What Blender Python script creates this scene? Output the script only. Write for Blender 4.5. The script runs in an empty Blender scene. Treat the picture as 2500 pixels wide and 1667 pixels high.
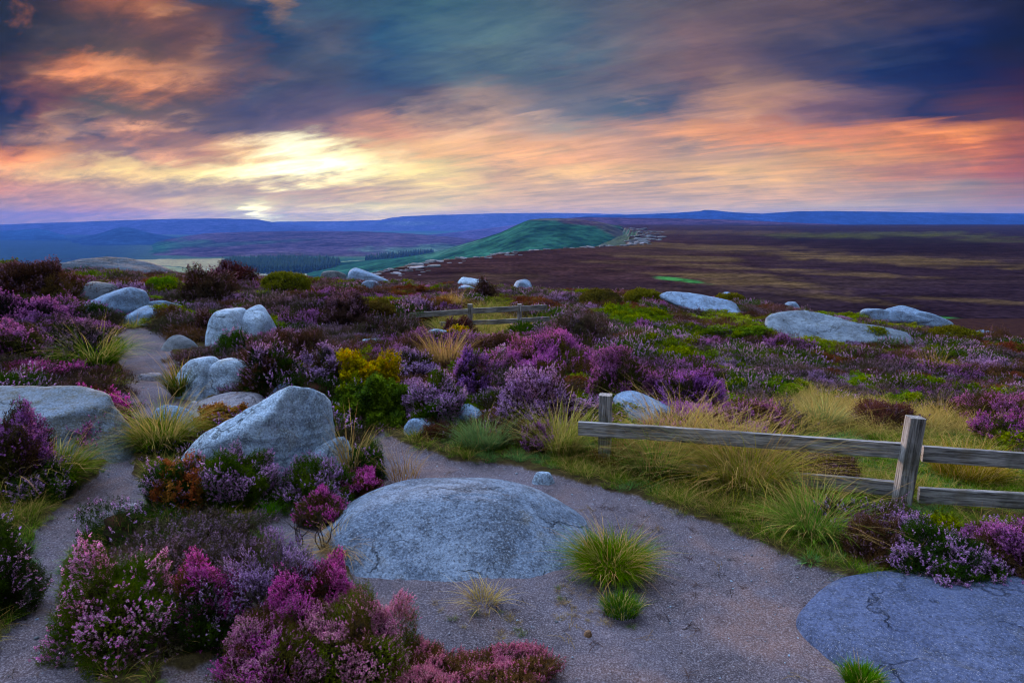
HAZE = 7e-5
SKY_STRENGTH = .15
EXPO = 2.7
import bpy, bmesh, math, random
import numpy as np
from mathutils import Vector, Matrix
random.seed(7); RNG = np.random.default_rng(7)
S = bpy.context.scene
COL = S.collection
K = 2352 / 1024.0            # notes taken from the photograph are in 2352-wide units
F = 683.0                    # 24 mm lens on 36 mm, 1024 px wide
PITCH = math.atan(119 / 683.0)
CP, SP = math.cos(PITCH), math.sin(PITCH)
CH = 2.2                     # camera height

def ray(u, v):
    dx = (u / K - 512) / F; s = (v / K - 341) / F
    return dx, CP - s * SP, -SP - s * CP

def proj(x, y, z):
    z = z - CH
    f = y * CP - z * SP
    up = y * SP + z * CP
    f = np.where(f < 1e-3, 1e-3, f)
    return (x / f * F + 512) * K, (341 - up / f * F) * K

# ---------------------------------------------------------------- noise
def _h(ix, iy, iz, seed):
    h = (ix.astype(np.int64) * 374761393 + iy.astype(np.int64) * 668265263 + iz.astype(np.int64) * 2147483647 + seed * 974634777) & 0xffffffff
    h = ((h ^ (h >> 13)) * 1274126177) & 0xffffffff
    h = (h ^ (h >> 16)) & 0xffffffff
    return h / 2147483648.0 - 1.0
def vnoise(p, seed=0):
    p = np.asarray(p, float); i = np.floor(p).astype(np.int64); f = p - i
    w = f * f * f * (f * (f * 6 - 15) + 10)
    r = 0
    for dx in (0, 1):
        wx = w[..., 0] if dx else 1 - w[..., 0]
        for dy in (0, 1):
            wy = w[..., 1] if dy else 1 - w[..., 1]
            for dz in (0, 1):
                wz = w[..., 2] if dz else 1 - w[..., 2]
                r = r + wx * wy * wz * _h(i[..., 0] + dx, i[..., 1] + dy, i[..., 2] + dz, seed)
    return r
def fbm(p, oct=4, seed=0, gain=.5):
    r = 0; a = 1; s = 0
    for k in range(oct):
        r = r + a * vnoise(np.asarray(p) * 2.03 ** k + 17.3 * k, seed + k); s += a; a *= gain
    return r / s
def n2(x, y, sc, oct=3, seed=0):
    return fbm(np.stack([x * sc, y * sc, np.zeros_like(x) + .37], -1), oct, seed)
def sstep(a, b, x):
    t = np.clip((x - a) / (b - a), 0, 1); return t * t * (3 - 2 * t)

# ---------------------------------------------------------------- helpers for objects
def tag(o, label=None, cat=None, group=None, kind=None):
    if label: o['label'] = label
    if cat: o['category'] = cat
    if group: o['group'] = group
    if kind: o['kind'] = kind
    return o
def wblend(x, y):
    a = x / np.maximum(y, 1.0); c = crest(a); wv = sstep(c - 3, c + 6, y); return np.where(y < 5, 0, np.maximum(wv, sstep(30, 40, np.abs(x))))
def mesh_np(name, V, Fc, mats=(), col=None, smooth=False, midx=None, attrs=None):
    V = np.asarray(V, np.float32); Fc = np.asarray(Fc, np.int32)
    me = bpy.data.meshes.new(name); n, k = Fc.shape
    me.vertices.add(len(V)); me.vertices.foreach_set('co', V.ravel())
    me.loops.add(n * k); me.loops.foreach_set('vertex_index', Fc.ravel())
    me.polygons.add(n); me.polygons.foreach_set('loop_start', np.arange(0, n * k, k, dtype=np.int32))
    if smooth: me.polygons.foreach_set('use_smooth', np.ones(n, bool))
    if midx is not None: me.polygons.foreach_set('material_index', np.asarray(midx, np.int32))
    if col is not None:
        a = me.color_attributes.new('col', 'FLOAT_COLOR', 'POINT')
        c = np.ones((len(V), 4), np.float32); c[:, :3] = col; a.data.foreach_set('color', c.ravel())
    for nm, arr in (attrs or {}).items():
        a = me.attributes.new(nm, 'FLOAT', 'POINT'); a.data.foreach_set('value', np.asarray(arr, np.float32))
    for m in mats: me.materials.append(m)
    me.update(calc_edges=True)
    return me
def link(name, me, parent=None):
    o = bpy.data.objects.new(name, me); COL.objects.link(o)
    if parent: o.parent = parent
    return o
def empty(name, loc):
    o = bpy.data.objects.new(name, None); COL.objects.link(o); o.location = loc; o.empty_display_size = .1
    return o
def lin(c):
    c = [x / 255.0 for x in c]
    return [x / 12.92 if x <= .04045 else ((x + .055) / 1.055) ** 2.4 for x in c]

# ---------------------------------------------------------------- node helpers
class NT:
    def __init__(s, tree): s.t = tree; s.l = tree.links
    def n(s, typ, **kw):
        nd = s.t.nodes.new(typ)
        for k, v in kw.items():
            if k == 'ins':
                for i, x in v.items(): s.put(nd.inputs[i], x)
            else: setattr(nd, k, v)
        return nd
    def put(s, sock, x):
        if isinstance(x, bpy.types.NodeSocket): s.l.new(x, sock)
        elif isinstance(x, bpy.types.Node): s.l.new(x.outputs[0], sock)
        else: sock.default_value = x
    def m(s, op, a, b=0.0, c=0.0, clamp=False):
        nd = s.n('ShaderNodeMath', operation=op, use_clamp=clamp)
        s.put(nd.inputs[0], a); s.put(nd.inputs[1], b); s.put(nd.inputs[2], c); return nd.outputs[0]
    def mix(s, f, a, b, blend='MIX'):
        nd = s.n('ShaderNodeMix', data_type='RGBA', blend_type=blend)
        s.put(nd.inputs[0], f)
        for i, x in ((6, a), (7, b)):
            if isinstance(x, (tuple, list)): x = tuple(x)[:3] + (1,)
            s.put(nd.inputs[i], x)
        return nd.outputs[2]
    def noise(s, vec, scale, detail=4, rough=.55, dist=0.0, dims='3D'):
        nd = s.n('ShaderNodeTexNoise', noise_dimensions=dims)
        s.put(nd.inputs['Vector'], vec); nd.inputs['Scale'].default_value = scale
        nd.inputs['Detail'].default_value = detail; nd.inputs['Roughness'].default_value = rough
        nd.inputs['Distortion'].default_value = dist; return nd.outputs[0]
    def ramp(s, f, stops, interp='LINEAR'):
        nd = s.n('ShaderNodeValToRGB'); cr = nd.color_ramp; cr.interpolation = interp
        while len(cr.elements) > 1: cr.elements.remove(cr.elements[-1])
        for i, (p, c) in enumerate(stops):
            e = cr.elements[0] if i == 0 else cr.elements.new(p)
            e.position = p; e.color = tuple(c)[:3] + (1,)
        s.put(nd.inputs[0], f); return nd.outputs[0]
    def rng(s, x, a, b, c=0.0, d=1.0, smooth=False):
        nd = s.n('ShaderNodeMapRange', interpolation_type='SMOOTHSTEP' if smooth else 'LINEAR')
        s.put(nd.inputs[0], x)
        for i, y in zip((1, 2, 3, 4), (a, b, c, d)): s.put(nd.inputs[i], y)
        return nd.outputs[0]
    def bump(s, h, strength, dist):
        nd = s.n('ShaderNodeBump'); s.put(nd.inputs['Height'], h)
        nd.inputs['Strength'].default_value = strength; nd.inputs['Distance'].default_value = dist; return nd.outputs[0]
def newmat(name):
    m = bpy.data.materials.new(name); m.use_nodes = True; m.node_tree.nodes.clear(); return m, NT(m.node_tree)
def finish(m, t, color, rough=.85, normal=None, spec=.2, transl=0.0):
    if spec == 0:
        b = t.n('ShaderNodeBsdfDiffuse'); t.put(b.inputs['Color'], color)
    else:
        b = t.n('ShaderNodeBsdfPrincipled'); t.put(b.inputs['Base Color'], color); t.put(b.inputs['Roughness'], rough)
        b.inputs['Specular IOR Level'].default_value = spec
    if normal is not None: t.put(b.inputs['Normal'], normal)
    out = t.n('ShaderNodeOutputMaterial'); sh = b.outputs[0]
    if transl:
        tr = t.n('ShaderNodeBsdfTranslucent'); t.put(tr.inputs['Color'], color)
        mx = t.n('ShaderNodeMixShader'); mx.inputs[0].default_value = transl
        t.l.new(sh, mx.inputs[1]); t.l.new(tr.outputs[0], mx.inputs[2]); sh = mx.outputs[0]
    t.l.new(sh, out.inputs['Surface']); return m

# ---------------------------------------------------------------- camera
cam = bpy.data.cameras.new('camera'); cam.lens = 24; cam.sensor_width = 36; cam.clip_end = 40000; cam.clip_start = .05
co = bpy.data.objects.new('camera', cam); COL.objects.link(co)
co.location = (0, 0, CH); co.rotation_euler = (math.pi / 2 - PITCH, 0, 0); S.camera = co

# ---------------------------------------------------------------- sky
SUN_AZ = math.atan((640 - 1176) / K / F)     # measured from +Y, negative to the left
SUN_EL = math.radians(6.0)
w = bpy.data.worlds.new('World'); S.world = w; w.use_nodes = True; w.node_tree.nodes.clear(); t = NT(w.node_tree)
tc = t.n('ShaderNodeTexCoord').outputs['Generated']
sep = t.n('ShaderNodeSeparateXYZ'); t.l.new(tc, sep.inputs[0])
yy = t.m('MAXIMUM', sep.outputs[1], .22)
X0 = t.m('DIVIDE', sep.outputs[0], yy); Z0 = t.m('DIVIDE', t.m('MAXIMUM', sep.outputs[2], 0.0), yy)
# cloud streaks lie on a high plane: they fan out from a point on the horizon to the left
AZV = math.atan((-500 - 1176) / K / F)
zc = t.m('ADD', t.m('MAXIMUM', sep.outputs[2], 0.0), .07)
px_ = t.m('DIVIDE', sep.outputs[0], zc); py_ = t.m('DIVIDE', sep.outputs[1], zc)
al = t.m('ADD', t.m('MULTIPLY', px_, math.sin(AZV)), t.m('MULTIPLY', py_, math.cos(AZV)))
pe = t.m('SUBTRACT', t.m('MULTIPLY', px_, math.cos(AZV)), t.m('MULTIPLY', py_, math.sin(AZV)))
def cvec(a, b, c=0.0):
    nd = t.n('ShaderNodeCombineXYZ'); t.put(nd.inputs[0], a); t.put(nd.inputs[1], b); t.put(nd.inputs[2], c); return nd.outputs[0]
st = cvec(t.m('MULTIPLY', pe, 1.0), t.m('MULTIPLY', al, .34))
flat = cvec(t.m('MULTIPLY', X0, 2.2), t.m('MULTIPLY', Z0, 9.0))
nA = t.noise(st, 1.1, 5, .55, .5); nB = t.noise(st, 3.2, 6, .6, .6); nC = t.noise(flat, 2.2, 5, .6, .7); nD = t.noise(flat, 5.5, 5, .6, .5)
bl = t.noise(cvec(t.m('MULTIPLY', X0, 2.4), t.m('MULTIPLY', Z0, 4.0), 3.0), 2.6, 5, .62, .6)
WX = t.m('ADD', t.m('MULTIPLY', t.m('SUBTRACT', nC, .5), .20), t.m('MULTIPLY', t.m('SUBTRACT', nB, .5), .13))
WZ = t.m('ADD', t.m('MULTIPLY', t.m('SUBTRACT', nA, .5), .075), t.m('MULTIPLY', t.m('SUBTRACT', nD, .5), .035))
fadeh = t.rng(Z0, .0, .10, .25, 1.0)
nE = t.noise(cvec(t.m('MULTIPLY', pe, 1.0), t.m('MULTIPLY', al, .26), 5.0), 4.5, 10, .70, .45)
WZ = t.m('ADD', WZ, t.m('MULTIPLY', t.m('SUBTRACT', nE, .5), .05))
X = t.m('ADD', X0, WX); Z = t.m('ADD', Z0, t.m('MULTIPLY', WZ, fadeh))
rows = [
 (505, [(0,195,155,145),(300,235,185,155),(500,255,215,160),(600,255,245,195),(750,255,225,175),(1000,250,220,190),(1300,240,210,200),(1800,225,205,205),(2352,200,170,165)]),
 (480, [(0,190,150,140),(200,225,165,140),(400,250,195,150),(600,255,240,190),(700,235,205,180),(900,255,235,185),(1100,240,205,185),(1300,245,200,185),(1600,232,200,190),(1900,215,190,185),(2352,190,155,150)]),
 (440, [(0,225,150,120),(200,195,155,150),(400,180,155,160),(600,195,165,165),(800,200,165,165),(1000,250,215,180),(1200,225,185,170),(1400,205,172,170),(1600,215,178,168),(1800,238,188,160),(2000,190,155,150),(2200,175,145,140),(2352,165,120,110)]),
 (395, [(0,222,155,110),(150,240,192,138),(300,250,210,150),(450,255,225,165),(600,252,235,190),(680,255,250,220),(850,250,225,172),(1000,250,220,165),(1150,215,172,155),(1300,250,200,155),(1500,240,185,145),(1700,240,190,145),(1900,225,170,130),(2100,195,130,105),(2352,165,95,80)]),
 (350, [(0,225,135,70),(100,232,155,95),(200,150,108,105),(330,115,95,110),(450,210,145,120),(560,240,190,140),(660,252,240,205),(800,252,228,172),(900,240,185,140),(1050,245,190,145),(1200,245,180,140),(1400,232,172,145),(1550,178,148,142),(1700,200,158,142),(1900,218,160,115),(2050,220,145,90),(2200,205,118,68),(2352,170,90,52)]),
 (300, [(0,55,58,75),(120,165,120,100),(200,85,80,100),(320,185,125,105),(450,80,76,100),(600,98,88,115),(750,135,105,120),(900,210,148,125),(1050,232,185,155),(1150,212,165,145),(1300,165,152,152),(1450,190,145,135),(1600,230,160,120),(1800,222,142,105),(2000,215,130,90),(2150,226,128,62),(2250,228,128,48),(2352,165,85,48)]),
 (250, [(0,38,42,68),(100,110,70,66),(200,98,90,84),(300,104,88,84),(450,100,84,90),(600,76,76,108),(800,112,96,118),(950,86,86,112),(1150,182,150,142),(1250,125,120,138),(1400,88,104,130),(1550,85,95,125),(1750,198,145,122),(1900,118,90,108),(2100,45,46,82),(2250,88,55,62),(2352,95,48,42)]),
 (170, [(0,60,42,42),(60,80,48,42),(110,120,66,48),(200,196,106,58),(300,182,106,66),(450,140,92,76),(620,66,74,102),(720,70,78,105),(900,52,78,118),(1050,80,104,128),(1250,84,100,124),(1400,118,106,122),(1600,122,96,106),(1700,142,112,110),(1850,76,70,98),(2000,28,44,92),(2200,22,28,70),(2352,52,26,45)]),
 (128, [(0,42,40,44),(150,76,64,60),(300,98,76,70),(450,118,82,74),(610,50,66,98),(720,72,80,105),(900,50,80,120),(1150,84,106,126),(1300,84,104,130),(1450,108,102,118),(1600,120,96,106),(1800,84,74,98),(2000,44,54,92),(2200,20,32,76),(2352,30,24,46)]),
 (90, [(0,46,46,50),(150,80,68,66),(300,95,72,70),(450,110,76,74),(600,36,66,105),(750,78,84,110),(900,48,86,125),(1150,84,112,132),(1300,82,104,130),(1450,102,98,118),(1600,116,94,108),(1800,88,78,98),(2000,60,62,94),(2200,20,34,82),(2352,20,22,46)]),
 (15, [(0,42,44,50),(150,76,58,56),(300,150,90,68),(370,140,88,68),(450,64,68,92),(600,30,68,108),(650,125,100,95),(720,58,82,115),(1000,62,98,122),(1200,84,106,126),(1400,90,98,120),(1600,102,90,104),(1800,96,80,94),(2000,74,64,82),(2200,42,42,72),(2352,22,22,42)]),
 (-180, [(0,60,66,82),(600,60,90,125),(1200,95,120,145),(1800,90,92,115),(2352,50,55,85)]),
]
cur = None; prevZ = None
for v, stops in rows:
    dx, dy, dz = ray(1176, v); zrow = dz / dy
    ss = [((((u - 1176) / K / F / dy) + .85) / 1.7, lin(c)) for u, *c in stops]
    ss = [(min(max(p, 0), 1), c) for p, c in ss]
    r = t.ramp(t.m('DIVIDE', t.m('ADD', X, .85), 1.7), ss, 'EASE' if False else 'LINEAR')
    if cur is None: cur = r
    else: cur = t.mix(t.rng(Z, prevZ, zrow, 0, 1, True), cur, r)
    prevZ = zrow
# bright and dark wisps on top
wis = t.m('ADD', t.m('MULTIPLY', nB, .5), t.m('MULTIPLY', nD, .5))
gain = t.rng(wis, .36, .64, .74, 1.30)
cur = t.mix(1.0, cur, cvec(gain, t.rng(wis, .36, .64, .80, 1.22), t.rng(wis, .36, .64, .88, 1.10)), 'MULTIPLY')
gE = t.rng(nE, .38, .62, .84, 1.18); cur = t.mix(1.0, cur, cvec(gE, t.rng(nE, .38, .62, .87, 1.14), t.rng(nE, .38, .62, .92, 1.07)), 'MULTIPLY')
# blotchy lit undersides of the clouds, upper left
bm = t.m('MULTIPLY', t.rng(bl, .58, .74, 0, 1, True), t.m('MULTIPLY', t.rng(X0, -.42, -.62, 0, 1), t.rng(Z0, .09, .14, 0, 1)))
cur = t.mix(t.m('MULTIPLY', bm, .30), cur, tuple(lin((225, 130, 80))) + (1,))
# the hidden sun: small very bright breaks in the cloud
def glow(u, v, rx, rz, col, amt, nz=.0):
    global cur
    dx, dy, dz = ray(u, v); gx, gz = dx / dy, dz / dy
    a = t.m('DIVIDE', t.m('SUBTRACT', X, gx), rx); b = t.m('DIVIDE', t.m('SUBTRACT', Z, gz), rz)
    g = t.m('POWER', 2.718, t.m('MULTIPLY', t.m('ADD', t.m('MULTIPLY', a, a), t.m('MULTIPLY', b, b)), -1.0))
    g = t.m('MULTIPLY', g, t.rng(wis, .42, .60, nz, 1.0))
    nd = t.n('ShaderNodeVectorMath', operation='SCALE'); nd.inputs[0].default_value = col; t.put(nd.inputs['Scale'], t.m('MULTIPLY', g, amt))
    cur = t.mix(1.0, cur, nd.outputs[0], 'ADD')
glow(700, 376, .085, .020, (1.0, .92, .80), 1.8, .3)
glow(620, 385, .30, .040, (1.0, .62, .30), .22, .5)
glow(618, 488, .018, .012, (1.0, .92, .8), 2.0, .3)
glow(850, 485, .11, .010, (1.0, .72, .35), .5, .3)
for gu, gv_, gx_, gz_, ga in [(350,22,.035,.010,.30),(638,20,.035,.012,.16),(470,105,.02,.022,.14),(350,288,.05,.007,.42),(160,298,.06,.007,.30),(150,262,.022,.008,.25),(215,268,.02,.006,.25),(430,258,.03,.006,.25),(320,170,.16,.012,.26),(230,178,.10,.020,.20),
       (1420,215,.07,.007,.12),(1830,205,.10,.010,.14),(1250,265,.05,.006,.25),(2200,300,.10,.014,.25),(60,372,.09,.012,.30),(1750,258,.16,.006,.12)]:
    glow(gu, gv_, gx_, gz_, (1.0, .50, .24), ga, .25)
cur = t.mix(1.0, cur, cvec(t.rng(Z0, 0, .12, 1.08, 1.0), t.rng(Z0, 0, .12, 1.10, 1.03), t.rng(Z0, 0, .12, .56, .88)), 'MULTIPLY')
bg1 = t.n('ShaderNodeBackground'); t.l.new(cur, bg1.inputs[0]); bg1.inputs[1].default_value = 2 ** -EXPO
sky = t.n('ShaderNodeTexSky', sky_type='NISHITA'); sky.sun_disc = False; sky.sun_elevation = SUN_EL; sky.sun_rotation = SUN_AZ
sky.air_density = 1.2; sky.dust_density = .6; sky.ozone_density = 1.5
lift = t.noise(st, .5, 3, .5)
_dn = t.n('ShaderNodeVectorMath', operation='DOT_PRODUCT'); t.l.new(tc, _dn.inputs[0]); _dn.inputs[1].default_value = Vector((-.30, .22, .93)).normalized()
up_ = t.m('ADD', t.m('MULTIPLY', t.m('POWER', t.m('MAXIMUM', _dn.outputs['Value'], 0.0), 5.0), 4.3), .11)  # overhead lobe added to the sky above the view, to light the ground
skc = t.mix(1.0, sky.outputs[0], cvec(t.m('MULTIPLY', t.rng(lift, .3, .7, 1.0, 1.8), up_), t.m('MULTIPLY', t.rng(lift, .3, .7, .98, 1.45), up_), t.m('MULTIPLY', t.rng(lift, .3, .7, 1.0, 1.2), up_)), 'MULTIPLY')
_hs = t.n('ShaderNodeHueSaturation'); t.l.new(skc, _hs.inputs['Color']); _hs.inputs['Saturation'].default_value = .50
skc = t.mix(1.0, _hs.outputs[0], (.95, .97, 1.10), 'MULTIPLY')
bg2 = t.n('ShaderNodeBackground'); t.l.new(skc, bg2.inputs[0]); bg2.inputs[1].default_value = SKY_STRENGTH if 'SKY_STRENGTH' in globals() else .15
mx = t.n('ShaderNodeMixShader'); t.put(mx.inputs[0], t.rng(Z0, .38, 1.0, 0, 1, True)); t.l.new(bg1.outputs[0], mx.inputs[1]); t.l.new(bg2.outputs[0], mx.inputs[2])
wo = t.n('ShaderNodeOutputWorld'); t.l.new(mx.outputs[0], wo.inputs[0])
sl = bpy.data.lights.new('sun', 'SUN'); sl.energy = 1.0; sl.angle = math.radians(10); sl.color = (1, .62, .38)
so = bpy.data.objects.new('sun', sl); COL.objects.link(so)
d = Vector((math.sin(SUN_AZ) * math.cos(SUN_EL), math.cos(SUN_AZ) * math.cos(SUN_EL), math.sin(SUN_EL)))
so.rotation_euler = d.to_track_quat('Z', 'Y').to_euler(); so.location = (-20, 30, 30)
S.view_settings.view_transform = 'Standard'; S.view_settings.look = 'None'; S.view_settings.gamma = 1; S.view_settings.exposure = EXPO
S.cycles.use_denoising = True; S.cycles.filter_width = 1.15; S.cycles.max_bounces = 5; S.cycles.diffuse_bounces = 1; S.cycles.volume_bounces = 0; S.cycles.glossy_bounces = 2
S.cycles.transmission_bounces = 2; S.cycles.sample_clamp_indirect = 4; S.cycles.use_adaptive_sampling = False

# ---------------------------------------------------------------- terrain
def solveY(u, v, z):
    dx, dy, dz = ray(u, v); tt = (z - CH) / dz; return dx * tt, dy * tt
ctrl = []
for u, v, z in [(2100,1160,-.16),(1390,1030,-.1),(2352,1250,-.12),(1700,1200,-.05),(1050,1340,0),(1700,1500,0),(2300,1500,.02),(560,1120,.0),(262,1520,.02),
    (20,1500,.1),(100,1100,.12),(0,960,.2),(300,1000,.0),(330,850,.02),(560,790,.05),(300,750,.1),(100,750,.3),(0,700,.45),(900,990,-.02),(1080,757,-.50),(1200,900,-.1),
    (1500,900,-.2),(1900,1000,-.35),(2300,960,-.5),(780,880,.1),(700,740,.05)]:
    x, y = solveY(u, v, z); ctrl.append((x, y, z))
for u, Y, z in [(0,25,.30),(200,28,-.05),(500,32,-.65),(800,36,-1.15),(1100,40,-1.85),(1400,34,-1.55),(1700,27,-1.15),(2000,21,-1.15),(2300,17,-1.15),(1700,14,-.75),(2000,11,-.65),
    (1200,25,-.75),(800,22,-.25),(400,20,.1),(2600,12,-.9),(-400,18,.7),(-400,8,.4),(2900,6,-.4)]:
    ctrl.append(((u - 1176) / 1569 * Y, Y, z))
ctrl += [(0,.8,0),(-2,1,.1),(2,1,.0),(-9,0,.4),(9,0,-.3),(0,-12,0),(18,-6,-.6),(-18,-6,.6),(-32,46,-1.2),(-15,50,-2.2),(0,55,-3),(14,46,-3.2),(20,32,-2.8),(22,20,-2.4),(-40,25,.3)]
ctrl = np.array(ctrl); CX = ctrl[:, :2]
def _phi(r): return np.where(r > 0, r * r * np.log(r + 1e-9), 0)
_n = len(ctrl); _A = np.zeros((_n + 3, _n + 3)); _r = np.linalg.norm(CX[:, None] - CX[None], axis=2); _A[:_n, :_n] = _phi(_r) + np.eye(_n) * .8
_A[:_n, _n] = 1; _A[:_n, _n+1:] = CX; _A[_n, :_n] = 1; _A[_n+1:, :_n] = CX.T
_w = np.linalg.solve(_A, np.concatenate([ctrl[:, 2], [0, 0, 0]]))
def near_z(x, y):
    out = np.zeros(x.shape); xf, yf = x.ravel(), y.ravel(); o = np.zeros(xf.shape)
    for i in range(0, len(xf), 60000):
        a, b = xf[i:i+60000], yf[i:i+60000]
        r = np.sqrt((a[:, None] - CX[:, 0]) ** 2 + (b[:, None] - CX[:, 1]) ** 2)
        o[i:i+60000] = _phi(r) @ _w[:_n] + _w[_n] + _w[_n+1] * a + _w[_n+2] * b
    return o.reshape(x.shape)
EY = [0, 60, 120, 150, 200, 290, 380, 600, 1030, 1500, 2600, 20000]; EX = [-30, -30, -31, -28, -22, 4, 59, 110, 200, 250, 400, 400]
def edge_x(y): return np.interp(y, EY, EX) + 4 * vnoise(np.stack([y * .03, y * 0, y * 0], -1), 5) * np.clip(y / 200, 0, 3)
def far_z(x, y):
    m = np.interp(y, [0, 60, 150, 300, 600, 1000, 1700, 2600, 3000, 3600], [-7, -7.5, -8.5, -10, -12, -12, -9, -6, -10, -40])
    m = m + 1.4 * n2(x, y, .006, 3, 3) * sstep(60, 250, y)
    s = edge_x(y) - x
    dep = 9 * sstep(0, 5, s) + .36 * np.clip(s - 3, 0, None)
    v = -130 + 9 * n2(x, y, .0012, 3, 8)
    mm = np.where(y > 3600, -130, m)
    z = np.where(s > 0, m - dep, m)
    z = np.maximum(z, np.minimum(v, m))
    return np.where(y > 3000, z * (1 - sstep(3000, 4200, y)) + v * sstep(3000, 4200, y), z)
def crest(a): return np.interp(a, [-1, -.8, -.5, -.3, -.05, .1, .33, .5, .72, 1], [40, 42, 42, 40, 44, 42, 31, 25, 20, 17])
def H0(x, y):
    a = x / np.maximum(y, 1.0); c = crest(a); wv = sstep(c, c + 22, y)
    wv = np.where(y < 5, 0, wv); wv = np.maximum(wv, sstep(34, 60, np.abs(x)))
    n = near_z(np.clip(x, -60, 60), np.clip(y, -30, 90)) + .05 * n2(x, y, .9, 3, 21) + .16 * n2(x, y, .22, 2, 22) * sstep(6, 14, y)
    return n * (1 - wv) + far_z(x, y) * wv
# mounds that carry bushes: (u, v_base, radius m, height m)
MOUNDS = []
def pin(poly, u, v):
    P = np.array(poly, float); inside = np.zeros(u.shape, bool); j = len(P) - 1
    for i in range(len(P)):
        xi, yi, xj, yj = P[i, 0], P[i, 1], P[j, 0], P[j, 1]
        c = ((yi > v) != (yj > v)) & (u < (xj - xi) * (v - yi) / (yj - yi + 1e-9) + xi)
        inside ^= c; j = i
    return inside
PATH = [
 [(960,1700),(980,1480),(900,1400),(820,1330),(760,1230),(800,1100),(870,1090),(882,1050),(862,1012),(840,985),(875,978),(905,1000),(945,1018),(1050,1052),(1180,1062),(1290,1092),(1450,1130),(1620,1186),(1750,1238),(1860,1290),(2000,1330),(2352,1330),(2700,1330),(2900,1700)],
 [(-400,1700),(-300,1500),(-20,1480),(5,1430),(50,1320),(85,1205),(145,1145),(225,1085),(275,1000),(262,930),(272,895),(288,850),(262,815),(246,790),(228,765),(213,742),(300,752),(420,738),(520,735),(520,748),(430,752),(385,790),(405,826),(440,840),(470,860),(480,920),(520,960),(440,985),(330,950),(310,1000),(305,1085),(352,1105),(350,1150),(290,1185),(190,1215),(135,1300),(140,1430),(220,1540),(360,1700)],
 [(330,1700),(360,1520),(440,1530),(520,1480),(640,1250),(560,1180),(600,1150),(740,1150),(780,1300),(900,1400),(980,1500),(1000,1700)],
]
def path_mask(x, y, z):
    u, v = proj(x, y, z); m = np.zeros(x.shape)
    sc = 1569 / np.maximum(y, 1.5)
    for k in range(7):
        j1 = n2(x, y, 3.0 + k, 2, 40 + k) * .16 * sc * .5; j2 = n2(x, y, 3.0 + k, 2, 60 + k) * .10 * sc * .5
        u2, v2 = u + j1, v + j2 * .5
        i = np.zeros(x.shape, bool)
        for p in PATH: i |= pin(p, u2, v2)
        m += i
    m = m / 7.0
    return np.where((y > 25) | (y < 1.0), 0, m)
def H(x, y, masked=False):
    x = np.asarray(x, float); y = np.asarray(y, float)
    z = H0(x, y)
    for (mx_, my_, mr, mh) in MOUNDS:
        z = z + mh * np.exp(-((x - mx_) ** 2 + (y - my_) ** 2) / mr ** 2)
    return z
def hit(u, v):
    dx, dy, dz = ray(u, v)
    ts = np.geomspace(1.0, 60, 900); z = CH + dz * ts - H(dx * ts, dy * ts)
    k = np.where(z < 0)[0]
    tt = ts[k[0]] if len(k) else 40.0
    if len(k) and k[0] > 0:
        a, b = ts[k[0] - 1], ts[k[0]]; za, zb = z[k[0] - 1], z[k[0]]; tt = a + (b - a) * za / (za - zb)
    return dx * tt, dy * tt, CH + dz * tt, tt
for (u, v, r, h) in [(730,735,.9,.35),(860,745,1.0,.3),(840,940,.55,.16),(700,860,.8,.15),(1260,850,1.0,.12),(120,690,1.6,.35),(640,690,1.2,.2)]:
    x, y, z, tt = hit(u, v); MOUNDS.append((x, y, r, h))
# ---------------------------------------------------------------- ground material (near)
def mat_ground():
    m, t = newmat('ground'); tc = t.n('ShaderNodeTexCoord').outputs['Object']
    a = t.n('ShaderNodeAttribute', attribute_name='path').outputs['Fac']
    n1 = t.noise(tc, 1.6, 5, .6); n2_ = t.noise(tc, 14, 5, .65); n3 = t.noise(tc, 95, 3, .7); n4 = t.noise(tc, 320, 2, .6)
    gravel = t.mix(t.rng(n1, .38, .62), (.050, .044, .060), (.108, .098, .136))
    gravel = t.mix(t.rng(t.noise(tc, .9, 4, .6, .8), .50, .66, 0, .75), gravel, (.20, .12, .105))
    gravel = t.mix(t.rng(t.noise(tc, 2.4, 5, .65, 1.2), .52, .66, 0, .6), gravel, (.085, .07, .085))
    gravel = t.mix(t.rng(n2_, .45, .7, 0, .6), gravel, (.13, .105, .12))
    gravel = t.mix(t.rng(n3, .50, .68, 0, .7), gravel, (.30, .28, .34))
    gravel = t.mix(t.rng(n3, .50, .34, 0, .75), gravel, (.05, .04, .045))
    gravel = t.mix(t.rng(n4, .60, .72, 0, .7), gravel, (.50, .50, .56))
    soil = t.mix(t.rng(n2_, .35, .65), (.022, .016, .010), (.060, .050, .018))
    soil = t.mix(t.rng(n3, .5, .7, 0, .6), soil, (.11, .08, .035))
    soil = t.mix(t.n('ShaderNodeAttribute', attribute_name='moor').outputs['Fac'], soil, t.mix(t.rng(n1, .35, .65), (.024, .012, .014), (.040, .020, .018)))
    edge = t.m('ADD', a, t.m('MULTIPLY', t.m('SUBTRACT', n2_, .5), .9))
    c = t.mix(t.rng(edge, .38, .62, 0, 1), soil, gravel)
    rim = t.rng(t.m('ABSOLUTE', t.m('SUBTRACT', edge, .42)), 0, .18, .55, 0)
    c = t.mix(rim, c, (.10, .075, .055))
    h = t.m('ADD', t.m('ADD', t.m('MULTIPLY', n3, .5), t.m('MULTIPLY', n4, .25)), t.m('MULTIPLY', n2_, 1.2))
    return finish(m, t, c, .95, t.bump(h, .9, .012), 0)
MG = mat_ground()
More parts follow.
